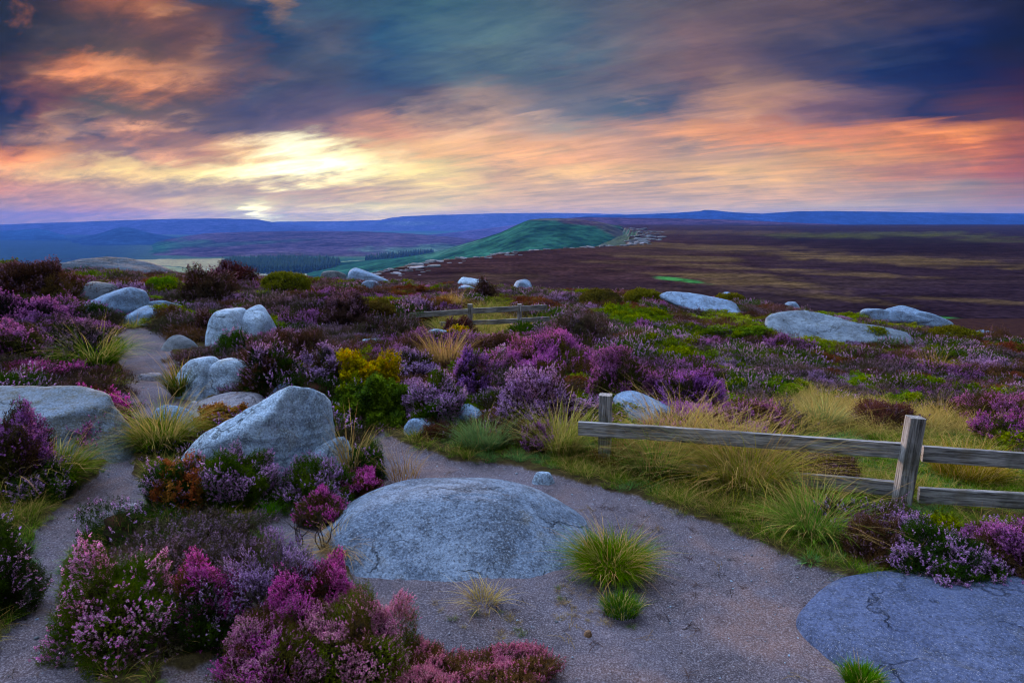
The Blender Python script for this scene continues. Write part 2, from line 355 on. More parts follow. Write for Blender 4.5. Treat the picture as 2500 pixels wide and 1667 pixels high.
def mat_col(name, scales=((.05, 1.0),), rough=.95, amt=.5, bump=(1, 1, .5), stretch=(1, 1, 1)):
    m, t = newmat(name); tc = t.n('ShaderNodeTexCoord').outputs['Object']
    mp = t.n('ShaderNodeMapping'); t.l.new(tc, mp.inputs[0]); mp.inputs['Scale'].default_value = stretch
    c = t.n('ShaderNodeAttribute', attribute_name='col').outputs['Color']; h = None
    for s, am in scales:
        nz = t.noise(mp.outputs[0], s, 5, .65)
        g = t.rng(nz, .3, .7, 1 - am * amt, 1 + am * amt)
        c = t.mix(1.0, c, cvec_(t, g, g, g), 'MULTIPLY'); h = nz
    return finish(m, t, c, rough, t.bump(h, bump[2], bump[1]), 0)
def cvec_(t, a, b, c):
    nd = t.n('ShaderNodeCombineXYZ'); t.put(nd.inputs[0], a); t.put(nd.inputs[1], b); t.put(nd.inputs[2], c); return nd.outputs[0]

# ---- near ground: one fine sheet, split into ground and path faces
na, ny = 640, 620
A = np.linspace(-1.02, 1.02, na); Y = np.geomspace(1.3, 70, ny)
AA, YY = np.meshgrid(A, Y); XX = AA * (YY + .35)
ZZ = H(XX, YY); MK = path_mask(XX, YY, ZZ)
ZZ = ZZ - .05 * MK + (.012 * n2(XX, YY, 7, 3, 91) + .004 * n2(XX, YY, 30, 2, 92)) * sstep(16, 6, YY)
V = np.stack([XX, YY, ZZ], -1).reshape(-1, 3)
def gridF(nx, ny):
    i = np.arange(ny - 1)[:, None] * nx + np.arange(nx - 1)[None]; i = i.reshape(-1)
    return np.stack([i, i + 1, i + nx + 1, i + nx], -1)
Fg = gridF(na, ny); mk = MK.reshape(-1); fm = mk[Fg].mean(1) > .5
def sub(V, Fc, sel, mkk):
    f = Fc[sel]; u, inv = np.unique(f, return_inverse=True); return V[u], inv.reshape(f.shape), mkk[u]
v1, f1, a1 = sub(V, Fg, ~fm, mk)
# coarse skirt behind and beside the camera, a little lower so it never shows through
gx, gy = np.meshgrid(np.linspace(-60, 60, 81), np.linspace(-40, 50, 61)); gz = H(gx, gy) - .12 - .35 * sstep(15, 30, gy)
gv = np.stack([gx, gy, gz], -1).reshape(-1, 3); gf = gridF(81, 61)
ins = (np.abs(gv[:, 0]) < 1.02 * (gv[:, 1] + .35) - 2.5) & (gv[:, 1] > 2.5)
gf = gf[~ins[gf].all(1)]
f_all = np.concatenate([f1, gf + len(v1)]); v_all = np.concatenate([v1, gv]); a_all = np.concatenate([a1, np.zeros(len(gv))])
o = link('ground', mesh_np('ground', v_all, f_all, [MG], smooth=True, attrs={'path': a_all, 'moor': wblend(v_all[:, 0], v_all[:, 1])})); tag(o, 'dark peaty ground under the heather on the moor top', 'ground', kind='structure')
v2, f2, a2 = sub(V, Fg, fm, mk)
o = link('path', mesh_np('path', v2, f2, [MG], smooth=True, attrs={'path': a2})); tag(o, 'mauve gravel footpath winding between boulders and heather', 'path', kind='structure')
def Hs(x, y):
    x = np.atleast_1d(np.asarray(x, float)); y = np.atleast_1d(np.asarray(y, float)); z = H(x, y); return z - .05 * path_mask(x, y, z)

# ---- far moor and valley in one sheet
na2, ny2 = 900, 520
A = np.linspace(-1.25, 1.25, na2); Y = np.geomspace(36, 16000, ny2)
AA, YY = np.meshgrid(A, Y); XX = AA * YY; ZZ = H0(XX, YY) - .5 * sstep(70, 45, YY)
UU, VV = proj(XX, YY, ZZ)
onm = (XX > edge_x(YY) - 1) & (YY < 3000)
c = np.zeros(XX.shape + (3,))
heath = np.array([.046, .023, .027]); red = np.array([.085, .034, .024]); dark = np.array([.030, .018, .030]); tan = np.array([.15, .10, .045]); olive = np.array([.085, .095, .025])
def mixc(c, k, m): return c * (1 - m[..., None]) + np.array(k) * m[..., None]
moor = np.zeros_like(c) + heath
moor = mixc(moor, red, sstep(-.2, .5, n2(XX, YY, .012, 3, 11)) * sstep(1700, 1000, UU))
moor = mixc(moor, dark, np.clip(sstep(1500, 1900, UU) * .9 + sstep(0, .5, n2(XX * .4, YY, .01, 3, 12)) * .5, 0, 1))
band = n2(XX * .25 + YY * .1, YY * 1.0, .010, 4, 13) + .5 * n2(XX * .4, YY, .05, 3, 14)
moor = mixc(moor, tan, sstep(.30, .62, band) * .42 * sstep(1200, 1500, UU))
moor = mixc(moor, np.array([.075,.05,.03]), sstep(-.1, .5, n2(XX * .5, YY * 1.4, .03, 4, 15)) * .30)
def ell(cx, cy, rx, ry, tilt=0.0):
    du = UU - cx; dv = VV - cy - du * tilt; nz = n2(UU * .4, VV * 2.5, .03, 4, int(cx) % 97)
    return sstep(1.35, .55, np.sqrt((du / rx) ** 2 + (dv / ry) ** 2) - nz * .9)
brk = .35 + .65 * sstep(-.35, .25, n2(XX * .35, YY, .10, 4, 17)) 
for cx, cy, rx, ry, ti, k, am in [(1600,565,240,7,.02,tan,.7),(1590,594,190,7,.05,tan,.65),(1480,603,120,5,.02,tan,.5),(2080,598,330,11,.05,tan,.85),(1830,622,260,6,.05,tan,.6),(1730,648,180,12,.08,tan,.75),
     (1600,628,190,6,.03,tan,.6),(1820,672,200,8,.10,tan,.55),(2000,540,260,9,.0,olive,.9),(1650,533,160,6,.0,tan,.5),(2250,552,200,5,0,olive,.5),(2250,690,200,5,.05,tan,.5),(1150,635,90,10,0,tan,.3)]:
    moor = mixc(moor, k, ell(cx, cy, rx, ry, ti) * am * brk)
for cx, cy, rx, ry, ti in [(1560,641,60,4,.12),(2160,735,55,7,.02),(2320,743,60,5,.02)]:
    moor = mixc(moor, (.05, .22, .06), ell(cx, cy, rx, ry, ti))
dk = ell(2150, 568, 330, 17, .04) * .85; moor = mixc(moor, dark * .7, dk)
val = np.zeros_like(c) + np.array([.026, .080, .050])
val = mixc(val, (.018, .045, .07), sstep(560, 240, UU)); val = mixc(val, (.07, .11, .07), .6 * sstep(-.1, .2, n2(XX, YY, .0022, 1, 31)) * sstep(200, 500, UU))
for p, k in [([(270,596),(560,592),(620,597),(600,612),(470,622),(420,612),(300,604)], (.27,.25,.13)), ([(290,604),(420,614),(460,622),(380,632),(290,620)], (.20,.24,.12)),
             ([(430,622),(520,610),(700,625),(760,618),(850,600),(900,605),(700,640),(430,640)], (.26,.28,.19)), ([(780,600),(1000,585),(900,612),(800,618)], (.17,.24,.15))]:
    i = pin(p, UU, VV).astype(float); val = mixc(val, k, i * .95)
rockc = np.array([.24, .24, .27]); s_ = edge_x(YY) - XX
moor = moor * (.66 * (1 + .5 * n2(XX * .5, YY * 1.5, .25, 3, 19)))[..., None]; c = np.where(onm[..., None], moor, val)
clf = sstep(-3, 1, s_) * sstep(9, 4, s_) * (YY < 1800)
c = mixc(c, np.array([.20,.17,.14]), clf * .7 * sstep(-.2, .2, n2(XX, YY, .2, 2, 33)))
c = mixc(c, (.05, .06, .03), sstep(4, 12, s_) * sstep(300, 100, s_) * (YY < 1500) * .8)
MM = mat_col('moor', ((.9, .8), (.12, .5), (.02, .3)), amt=.9, bump=(1, .5, .8))
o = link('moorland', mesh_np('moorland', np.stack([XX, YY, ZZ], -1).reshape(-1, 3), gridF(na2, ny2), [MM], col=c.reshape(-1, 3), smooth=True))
tag(o, 'wide brown heather moor with tan grass bands and the green valley beyond', 'moorland', kind='structure')

# ---- hills; blue of distance haze is painted into the far ridges' base colours
MH = mat_col('hillside', ((.012, .8), (.05, .8), (.003, .6)), amt=.8, bump=(1, 6, .9))
def hill(name, label, pts, D, base, run, colf, seed, nx=420, ny=40, back=.5):
    pts = sorted(pts); U = np.linspace(pts[0][0], pts[-1][0], nx); Vv = np.interp(U, [p[0] for p in pts], [p[1] for p in pts])
    a = (U - 1176) / 1569; dx, dy, dz = ray(1176, Vv); ze = CH + D * dz / dy
    ze = ze + D * .00022 * fbm(np.stack([U * .06, U * 0, U * 0 + seed], -1), 4, seed)
    R = np.concatenate([np.linspace(0, 1, ny), 1 + np.linspace(.08, back, 10)])
    rr, aa = np.meshgrid(R, a, indexing='ij'); kk = np.hanning(71); kk /= kk.sum(); zs = np.convolve(np.pad(ze, 35, 'edge'), kk, 'valid'); zz = zs + (ze - zs) * np.where(rr <= 1, rr ** 4, 1.0)
    Yv = D - run + run * rr; Xv = aa * Yv / 1.0
    sh = np.where(rr <= 1, .35 * rr + .65 * sstep(0, 1.05, rr), 1 - ((rr - 1) / back) ** 1.5 * .6)
    sh = np.where(rr <= 1, sh / (.35 + .65 * float(sstep(0, 1.05, np.array(1.0)))), sh)
    nz = fbm(np.stack([Xv * .0016, Yv * .0016, Xv * 0 + seed], -1), 4, seed)
    Zv = base + (zz - base) * sh + nz * (zz - base).clip(0) * .10 * np.sin(np.pi * np.clip(rr, 0, 1))
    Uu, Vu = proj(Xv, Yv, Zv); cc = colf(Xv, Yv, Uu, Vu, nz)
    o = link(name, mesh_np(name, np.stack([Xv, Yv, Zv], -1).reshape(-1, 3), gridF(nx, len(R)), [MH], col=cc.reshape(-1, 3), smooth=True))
    return tag(o, label, 'hill', kind='structure')
def cf(base, patches=()):
    def f(X, Y, U, Vv, nz):
        c = np.zeros(X.shape + (3,)) + np.array(base)
        c = c * (1 + .35 * nz)[..., None]
        for cx, cy, rx, ry, ti, k, am in patches:
            du = U - cx; dv = Vv - cy - du * ti; n = n2(U * .5, Vv * 2.0, .03, 3, int(cx) % 89)
            m = sstep(1.3, .6, np.sqrt((du / rx) ** 2 + (dv / ry) ** 2) - n * .8) * am
            c = mixc(c, k, m)
        return c
    return f
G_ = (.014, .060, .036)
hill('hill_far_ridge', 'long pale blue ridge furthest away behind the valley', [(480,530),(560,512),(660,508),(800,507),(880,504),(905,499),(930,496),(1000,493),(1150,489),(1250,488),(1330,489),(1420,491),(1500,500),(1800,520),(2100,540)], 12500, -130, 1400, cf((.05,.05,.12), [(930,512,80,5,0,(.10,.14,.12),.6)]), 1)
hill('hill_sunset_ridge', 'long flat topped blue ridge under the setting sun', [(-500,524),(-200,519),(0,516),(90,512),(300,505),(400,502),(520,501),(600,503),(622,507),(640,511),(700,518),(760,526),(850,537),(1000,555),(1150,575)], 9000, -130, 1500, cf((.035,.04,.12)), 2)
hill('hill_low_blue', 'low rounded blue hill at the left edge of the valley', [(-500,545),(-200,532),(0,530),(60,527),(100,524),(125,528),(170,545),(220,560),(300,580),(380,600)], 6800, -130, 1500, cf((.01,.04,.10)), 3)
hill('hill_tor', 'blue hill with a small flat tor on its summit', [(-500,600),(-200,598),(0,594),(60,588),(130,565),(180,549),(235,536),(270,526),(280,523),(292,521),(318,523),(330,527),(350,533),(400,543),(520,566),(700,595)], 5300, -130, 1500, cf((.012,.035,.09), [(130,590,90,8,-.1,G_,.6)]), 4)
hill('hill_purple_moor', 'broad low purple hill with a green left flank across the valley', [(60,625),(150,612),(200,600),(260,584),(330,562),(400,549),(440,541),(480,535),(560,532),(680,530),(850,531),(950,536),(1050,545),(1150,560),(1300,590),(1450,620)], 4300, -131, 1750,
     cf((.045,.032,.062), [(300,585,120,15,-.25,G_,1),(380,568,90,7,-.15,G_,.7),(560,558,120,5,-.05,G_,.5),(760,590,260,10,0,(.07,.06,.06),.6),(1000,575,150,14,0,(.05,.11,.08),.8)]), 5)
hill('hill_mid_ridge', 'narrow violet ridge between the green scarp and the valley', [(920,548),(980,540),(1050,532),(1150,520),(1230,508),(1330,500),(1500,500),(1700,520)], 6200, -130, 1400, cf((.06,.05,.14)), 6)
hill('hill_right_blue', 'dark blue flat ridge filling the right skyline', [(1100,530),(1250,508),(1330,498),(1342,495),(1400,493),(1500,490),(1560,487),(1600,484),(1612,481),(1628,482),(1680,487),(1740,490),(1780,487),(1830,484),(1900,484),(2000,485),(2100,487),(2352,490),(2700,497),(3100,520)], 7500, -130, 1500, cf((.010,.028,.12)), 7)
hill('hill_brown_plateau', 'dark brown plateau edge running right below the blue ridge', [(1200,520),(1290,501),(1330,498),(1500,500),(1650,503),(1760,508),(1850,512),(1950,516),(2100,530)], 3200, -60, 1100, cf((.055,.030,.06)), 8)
hill('hill_green_scarp', 'bright green scarp slope with a dark rocky rim', [(700,640),(800,622),(880,603),(960,587),(1000,579),(1040,567),(1080,555),(1150,533),(1200,510),(1215,504),(1240,501),(1280,500),(1320,502),(1370,508),(1420,518),(1460,530),(1500,545)], 1650, -118, 900,
     cf(G_, [(1340,508,90,9,.12,(.06,.035,.05),1),(1420,535,60,16,.5,(.05,.045,.04),.9),(1250,503,80,3,0,(.06,.05,.05),.9),(1030,570,60,14,-.3,(.05,.12,.09),.5)]), 9)

# ---- haze
me = bpy.data.meshes.new('haze'); bm = bmesh.new()
bmesh.ops.create_cube(bm, size=1, matrix=Matrix.Translation((0, 6800, 22)) @ Matrix.Diagonal((60000, 14500, 320, 1))); bm.to_mesh(me); bm.free()
m = bpy.data.materials.new('haze'); m.use_nodes = True; m.node_tree.nodes.clear(); t = NT(m.node_tree)
pv = t.n('ShaderNodeVolumePrincipled'); pv.inputs['Color'].default_value = (.06, .22, .95, 1); pv.inputs['Density'].default_value = HAZE; pv.inputs['Anisotropy'].default_value = .1
wo = t.n('ShaderNodeOutputMaterial'); t.l.new(pv.outputs[0], wo.inputs['Volume']); me.materials.append(m)
tag(link('haze', me), 'thin blue evening haze over the valley', 'haze', kind='stuff')

# ---------------------------------------------------------------- rocks
def mat_rock(name, base, pale, dark, stain, sc=1.0):
    m, t = newmat(name); tc = t.n('ShaderNodeTexCoord').outputs['Object']
    oi = t.n('ShaderNodeObjectInfo').outputs['Random']
    vv = t.n('ShaderNodeVectorMath', operation='ADD'); t.l.new(tc, vv.inputs[0]); t.put(vv.inputs[1], cvec_(t, t.m('MULTIPLY', oi, 30), 0, 0)); p = vv.outputs[0]
    a = t.noise(p, 2.2 * sc, 6, .62, .3); b = t.noise(p, 9 * sc, 6, .7, .2); c_ = t.noise(p, 60 * sc, 4, .7); d = t.noise(p, 190 * sc, 2, .6)
    c = t.mix(t.rng(a, .35, .65), base, pale)
    c = t.mix(t.rng(b, .47, .66, 0, .85), c, dark)
    c = t.mix(t.rng(t.noise(p, 3.5 * sc, 5, .6, 1.0), .58, .70, 0, .7), c, stain)
    big = t.noise(p, 1.1 * sc, 6, .68, .6); c = t.mix(t.rng(big, .50, .60, 0, .62), c, dark)
    wv = t.n('ShaderNodeTexVoronoi', feature='DISTANCE_TO_EDGE'); wp = t.n('ShaderNodeVectorMath', operation='ADD'); t.l.new(p, wp.inputs[0]); nzv = t.n('ShaderNodeTexNoise'); t.l.new(p, nzv.inputs['Vector']); nzv.inputs['Scale'].default_value = 3 * sc; nzv.inputs['Detail'].default_value = 5
    t.l.new(nzv.outputs['Color'], wp.inputs[1]); t.l.new(wp.outputs[0], wv.inputs['Vector']); wv.inputs['Scale'].default_value = .9 * sc
    crk = t.m('MULTIPLY', t.rng(wv.outputs['Distance'], .0, .022, 1, 0), t.rng(t.noise(p, 2.1 * sc, 2), .45, .6, 0, 1))
    c = t.mix(t.m('MULTIPLY', crk, .8), c, tuple(x * .35 for x in dark))
    c = t.mix(t.rng(c_, .52, .68, 0, .75), c, tuple(min(1, x * 1.35) for x in pale))
    c = t.mix(t.rng(c_, .48, .34, 0, .8), c, tuple(x * .6 for x in dark))
    c = t.mix(t.rng(d, .62, .75, 0, .7), c, (.8, .82, .85))
    h = t.m('ADD', t.m('ADD', t.m('SUBTRACT', t.m('MULTIPLY', b, 1.6), t.m('MULTIPLY', crk, .8)), t.m('MULTIPLY', c_, .5)), t.m('MULTIPLY', d, .2))
    return finish(m, t, c, .9, t.bump(h, .95, .02 / sc), .06)
ROCK = mat_rock('gritstone', (.15, .25, .42), (.27, .42, .66), (.085, .11, .15), (.12, .13, .12))
ROCKW = mat_rock('pale_gritstone', (.24, .36, .54), (.44, .60, .82), (.13, .17, .22), (.22, .23, .21))
ROCKB = mat_rock('blue_gritstone', (.060, .085, .18), (.10, .135, .26), (.045, .06, .11), (.13, .14, .17))
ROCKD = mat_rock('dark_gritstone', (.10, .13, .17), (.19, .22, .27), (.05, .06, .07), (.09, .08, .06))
ROCKM = mat_rock('mauve_gritstone', (.20, .20, .27), (.33, .35, .44), (.10, .10, .13), (.20, .17, .17))
_ico = {}
def ico(sub):
    if sub not in _ico:
        bm = bmesh.new(); bmesh.ops.create_icosphere(bm, subdivisions=sub, radius=1)
        _ico[sub] = (np.array([v.co[:] for v in bm.verts]), np.array([[v.index for v in f.verts] for f in bm.faces])); bm.free()
    return _ico[sub]
def body(planes, c, sub=5, p=9, seed=1, amp=.03, size=None, bed=.035):
    """a rounded boulder: soft minimum over planes (nx, ny, nz, d)"""
    D, Fc = ico(sub); P = np.array([pl[:3] for pl in planes], float); ln = np.linalg.norm(P, axis=1); N = P / ln[:, None]; d = np.array([pl[3] for pl in planes], float)
    q = np.clip(D @ N.T, 1e-4, None) / d; r = (q ** p).sum(1) ** (-1 / p)
    V = D * r[:, None]; s = size or float(np.mean(r))
    g = fbm(V / s * 1.5 + seed * 3.1, 3, seed) * amp * s + fbm(V / s * 5 + seed, 4, seed + 5) * amp * .35 * s
    lay = np.stack([V[:, 0] / s * .5, V[:, 1] / s * .5, V[:, 2] / s * 5.0 + .35 * V[:, 0] / s], -1)
    g = g + bed * s * np.round(fbm(lay + seed, 3, seed + 9) * 4) / 4 * .5 + bed * s * .5 * fbm(lay * 2.2 + seed, 3, seed + 9)
    rid = 1 - np.abs(fbm(V / s * 2.4 + seed * 1.3, 3, seed + 13)); g = g - amp * .9 * s * np.clip(rid - .93, 0, 1) * 9
    V = V * (1 + (g / np.maximum(r, 1e-3)))[:, None]
    return V + np.array(c), Fc
ROCKS = []   # footprints: x, y, rx, ry
def add_rock(name, label, bodies, mat, group=None, mats=None, loc=None, cat='boulder'):
    V = []; Fc = []; mi = []; o = 0
    for i, (v, f) in enumerate(bodies): V.append(v); Fc.append(f + o); o += len(v)
    V = np.concatenate(V); Fc = np.concatenate(Fc)
    c = np.array([(V[:, 0].min() + V[:, 0].max()) / 2, (V[:, 1].min() + V[:, 1].max()) / 2, V[:, 2].min()])
    ROCKS.append((c[0], c[1], np.ptp(V[:, 0]) / 2, np.ptp(V[:, 1]) / 2))
    ob = link(name, mesh_np(name, V - c, Fc, [mat], smooth=True)); ob.location = c
    return tag(ob, label, cat, group)
def sil(poly, vb, ub=None, thick=1.0, tilt=0.0, extra=(), sub=5, p=9, seed=1, amp=.03, deep=.12, front=(0, -1, .35), dY=0.0):
    """boulder body from a convex outline in photo units standing where its foot (ub, vb) meets the ground"""
    us = [q[0] for q in poly]; ub = ub or (min(us) + max(us)) / 2
    gx, gy, gz, tt = hit(ub, vb); Y0 = gy + thick * .5 * .8 + dY
    pts = []
    for u, v in poly:
        dx, dy, dz = ray(u, v); k = Y0 / dy; pts.append((dx * k, CH + dz * k))
    pts = np.array(pts); zmin = pts[:, 1].min()
    pts[:, 1] = np.where(pts[:, 1] < zmin + .25 * np.ptp(pts[:, 1]), pts[:, 1] - deep, pts[:, 1])
    cc = pts.mean(0); cc = (pts.min(0) + pts.max(0)) / 2 * .5 + cc * .5
    area = .5 * sum(pts[i][0] * pts[(i + 1) % len(pts)][1] - pts[(i + 1) % len(pts)][0] * pts[i][1] for i in range(len(pts)))
    sg = 1 if area > 0 else -1; pl = []; rs = random.Random(seed)
    for i in range(len(pts)):
        a, b = pts[i], pts[(i + 1) % len(pts)]; e = b - a
        L = np.hypot(*e)
        if L < 1e-4: continue
        n = np.array([e[1], -e[0]]) / L * sg; d = max(.02, float(n @ ((a + b) / 2 - cc))); ty = rs.uniform(-.35, .35) + (tilt if n[1] > .3 else 0)
        ln = math.sqrt(1 + ty * ty); pl.append((n[0], ty, n[1], d / ln))
    hh = thick / 2
    pl += [(front[0], front[1], front[2], hh), (.25, 1, .2, hh), (-.3, .9, .3, hh * 1.05)]
    pl += list(extra)
    return body(pl, (cc[0], Y0, cc[1]), sub, p, seed, amp)
def slab(u, v, rx, ry, h, seed, sub=5, tilt=(0, 0), amp=.03, p=7, rot=0, sink=.15, n=7, dz=0.0):
    """low flat rock given by the ground point under its middle"""
    x, y, z, tt = hit(u, v); rs = random.Random(seed); pl = [(tilt[0], tilt[1], 1, h + sink)]
    for k in range(n):
        a = rot + k * 2 * math.pi / n + rs.uniform(-.25, .25); c_, s_ = math.cos(a), math.sin(a)
        r = 1 / math.sqrt((c_ / rx) ** 2 + (s_ / ry) ** 2); pl.append((c_, s_, rs.uniform(.25, .8) * (h + sink) / max(h + sink, .3) + .1, r * rs.uniform(.88, 1.0)))
    pl.append((0, 0, -1, .15))
    return body(pl, (x, y, z - sink + dz), sub, p, seed, amp)
R = add_rock
# near boulders
R('pointed_boulder', 'large pale pointed boulder with a rough dark lower face beside the left path', [
    sil([(462,1060),(484,1010),(560,955),(640,908),(690,886),(722,880),(748,918),(765,985),(768,1060),(740,1100),(600,1110)], 1120, 620, 1.05, tilt=.55, front=(-.15, -1, .28), extra=[(.75, -.55, .12, .34), (-.42, -.50, .80, .41), (-.1, -1, .02, .42)], sub=6, p=20, seed=3, amp=.045),
    sil([(735,1010),(762,1000),(785,1050),(808,1115),(790,1130),(700,1130),(700,1020)], 1115, 760, .8, front=(.1, -1, .6), sub=5, p=8, seed=4, amp=.05, dY=.1)], ROCKW)
dome = [(0, -.55, 1, .42), (0, .1, 1, .40), (.5, -.25, .9, .52), (.62, .3, .8, .66), (-.8, -.1, .6, .82), (-.5, -.7, .7, .72), (.25, -.95, .6, .78), (.9, .1, .35, .98), (.85, -.5, .5, .86), (-.95, .3, .2, .98), (0, 1, .4, .70), (-.45, .8, .4, .85), (-.6, .05, 1, .56), (.45, -.1, 1, .45), (0, 0, -1, .3)]
R('domed_boulder', 'broad low domed blue grey boulder in the middle of the foreground path', [(lambda q: (np.stack([(q[0][:, 0] + .40) * 1.22 - .42, q[0][:, 1], q[0][:, 2]], -1), q[1]))(body(dome, (-.40, 4.72, -.15), 6, 8, 11, .03, bed=.012))], mat_rock('stained_gritstone', (.10, .145, .23), (.22, .30, .43), (.045, .058, .085), (.12, .12, .11)))
R('flat_slab', 'wide flat blue rock slab sunk in the path at the bottom right corner', [body([(0, -.01, 1, .19), (-1, -.36, .4, .93), (-.75, .75, .4, 1.12), (-.45, -1, .4, 1.36), (0, 1, .4, 1.0), (.5, 1, .3, 1.2), (1, 0, .2, 1.9), (0, -1, .4, 1.40), (0, 0, -1, .2)], (2.72, 3.10, -.18), 6, 12, 5, .012, bed=.004)], ROCKB)
_x, _y, _z, _t = hit(60, 1075)
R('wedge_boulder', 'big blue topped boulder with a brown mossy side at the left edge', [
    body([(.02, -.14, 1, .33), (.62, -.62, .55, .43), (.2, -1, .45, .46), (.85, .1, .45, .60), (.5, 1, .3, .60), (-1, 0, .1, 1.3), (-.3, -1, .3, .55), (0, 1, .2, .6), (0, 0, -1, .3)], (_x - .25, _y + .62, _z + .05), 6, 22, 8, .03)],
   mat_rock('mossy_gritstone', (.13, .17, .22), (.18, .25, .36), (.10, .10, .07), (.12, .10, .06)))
R('twin_boulder', 'pale rounded boulder split by a shallow groove right of the left path', [
    sil([(412,860),(425,832),(450,818),(480,817),(500,840),(510,880),(500,905),(440,905)], 903, 455, .5, front=(-.3, -1, .4), seed=12, amp=.04, dY=.0),
    sil([(450,870),(490,830),(520,819),(548,822),(575,845),(580,890),(540,905),(460,905)], 903, 510, .6, front=(.25, -1, .5), seed=13, amp=.04, dY=.12)], ROCKW)
R('bare_rock_shelf', 'mauve rock shelf sloping down in front of the grooved boulder', [slab(520, 935, .55, .42, .10, 14, tilt=(-.15, -.25), p=6)], ROCKM, cat='rock')
R('rounded_stone', 'small rounded stone lying on the sloping rock shelf by the grass', [slab(445, 922, .17, .10, .06, 15, sub=4)], ROCKM, cat='rock')
R('long_flat_rock', 'long flat pale rock just above the left grass tussock', [slab(400, 952, .42, .20, .13, 16, tilt=(.12, 0))], ROCK, cat='rock')
R('half_buried_rock', 'small half buried rock between the tussock and the red leaves', [slab(462, 985, .20, .16, .07, 17, sub=4)], ROCKM, cat='rock')
R('split_boulder', 'pale two lobed boulder with a dark vertical cleft in the left middle distance', [
    sil([(478,755),(484,730),(500,710),(528,702),(552,703),(566,730),(566,785),(500,792)], 792, 530, .9, front=(-.2, -1, .35), p=6, seed=21, amp=.035),
    sil([(556,735),(566,704),(590,700),(612,710),(630,742),(632,780),(600,790),(558,785)], 790, 595, .9, front=(.2, -1, .35), p=6, seed=22, amp=.035)], ROCKW)
R('low_mossy_stone', 'small dark topped stone at the path edge before the two lobed boulder', [slab(415, 795, .36, .3, .2, 23, tilt=(.1, 0))], ROCKD, cat='rock')
R('leaning_boulder', 'ribbed blue boulder rising to a blunt right end beside the upper left path', [
    sil([(195,712),(215,690),(255,668),(290,656),(318,658),(332,675),(336,715),(250,722)], 722, 280, 1.0, front=(.2, -1, .3), seed=24, amp=.06),
    sil([(115,716),(122,700),(160,692),(205,690),(235,700),(235,725),(140,725)], 722, 170, .9, seed=25, amp=.04)], ROCK)
R('humped_rock', 'smooth humped pale rock above the grassy path edge on the left', [sil([(284,738),(296,718),(320,707),(345,706),(368,720),(372,742)], 745, 330, .7, seed=26)], ROCK, cat='rock')
R('flat_backed_rock', 'flat pale rock directly behind the smooth humped rock', [sil([(325,712),(335,696),(370,690),(402,694),(408,712),(400,722)], 722, 370, .8, seed=27)], ROCK, cat='rock')
R('dark_boulder', 'dark rounded boulder among heather at the upper left', [sil([(172,690),(180,662),(205,646),(228,650),(248,672),(250,690)], 692, 210, 1.1, seed=28)], ROCKD)  # made of the darker gritstone all over
R('brow_rock', 'wide low blue rock shelf on the far left brow of the hill', [body([(.02, -.10, 1, 1.5), (-1, 0, .25, 3.8), (1, 0, .4, 3.4), (.3, 0, 1, 1.75), (0, -1, .5, 2.2), (0, 1, .3, 2.5), (-.4, 0, 1, 2.0), (0, 0, -1, 1)], (-22.2, 37, -1.25), 5, 8, 31, .05)], mat_rock('dusky_gritstone', (.05, .075, .12), (.09, .13, .19), (.025, .035, .05), (.05, .05, .04), .3))
R('crest_boulder', 'tilted grey boulder standing on the crest above the valley fields', [sil([(795,638),(800,620),(815,614),(840,620),(870,632),(895,642),(895,652),(800,652)], 650, 840, 1.3, seed=32)], ROCK)
R('ribbed_boulder', 'grooved grey boulder sloping right just below the crest boulder', [sil([(830,655),(840,643),(862,643),(880,655),(890,672),(850,674)], 672, 860, 1.0, seed=33)], ROCK)
R('dark_crest_rock', 'low dark layered rock at the crest left of the crest boulder', [sil([(738,632),(745,622),(770,621),(795,630),(795,640),(740,640)], 642, 765, 1.3, seed=34)], ROCKD, cat='rock')
R('white_stone', 'small bright rounded stone among purple heather in the middle', [sil([(830,790),(832,779),(850,775),(875,776),(884,786),(876,800),(840,802)], 803, 857, .5, seed=35)], ROCKW, cat='rock')
R('pale_tipped_stone', 'thin pale stone beside the orange leaves below the far fence', [sil([(972,772),(980,763),(1005,757),(1022,760),(1020,770),(1000,775)], 777, 997, .6, seed=36)], ROCKW, cat='rock')
R('flat_white_rock', 'flat white rock behind a dark bush on the central crest', [sil([(1055,646),(1058,637),(1085,638),(1118,643),(1118,650)], 653, 1087, 1.2, seed=37)], ROCKW, cat='rock')
R('low_round_rock', 'low rounded rock in front of the flat white rock on the crest', [sil([(1050,664),(1058,655),(1075,654),(1095,662),(1098,672)], 673, 1074, .9, seed=38)], ROCK, cat='rock')
R('grey_hump', 'grey rounded rock alone on the brown heather right of the crest', [sil([(1180,656),(1188,645),(1203,642),(1218,648),(1224,658)], 659, 1203, 1.0, seed=39)], ROCK, cat='rock')
R('sunlit_slab', 'long pale blue slab between yellow moss mounds on the right crest', [sil([(1518,684),(1525,679),(1560,679),(1610,682),(1660,690),(1700,703),(1690,712),(1600,712)], 716, 1610, 1.6, seed=41, p=12, tilt=-.4, deep=.2)], ROCK)
R('whale_back_rock', 'long dark whale backed rock with lichen spots on the right slope', [
    sil([(1755,742),(1768,732),(1830,730),(1900,738),(1965,742),(1950,770),(1780,768)], 780, 1860, 1.3, seed=42, p=16, tilt=-.3, deep=.3, amp=.05), sil([(1840,746),(1890,738),(1985,750),(2050,752),(2100,772),(2070,790),(1900,788)], 786, 1985, 1.2, seed=43, p=16, tilt=-.3, deep=.3, amp=.05)], mat_rock('spotted_gritstone', (.12, .17, .25), (.22, .30, .40), (.07, .085, .11), (.10, .12, .09)))
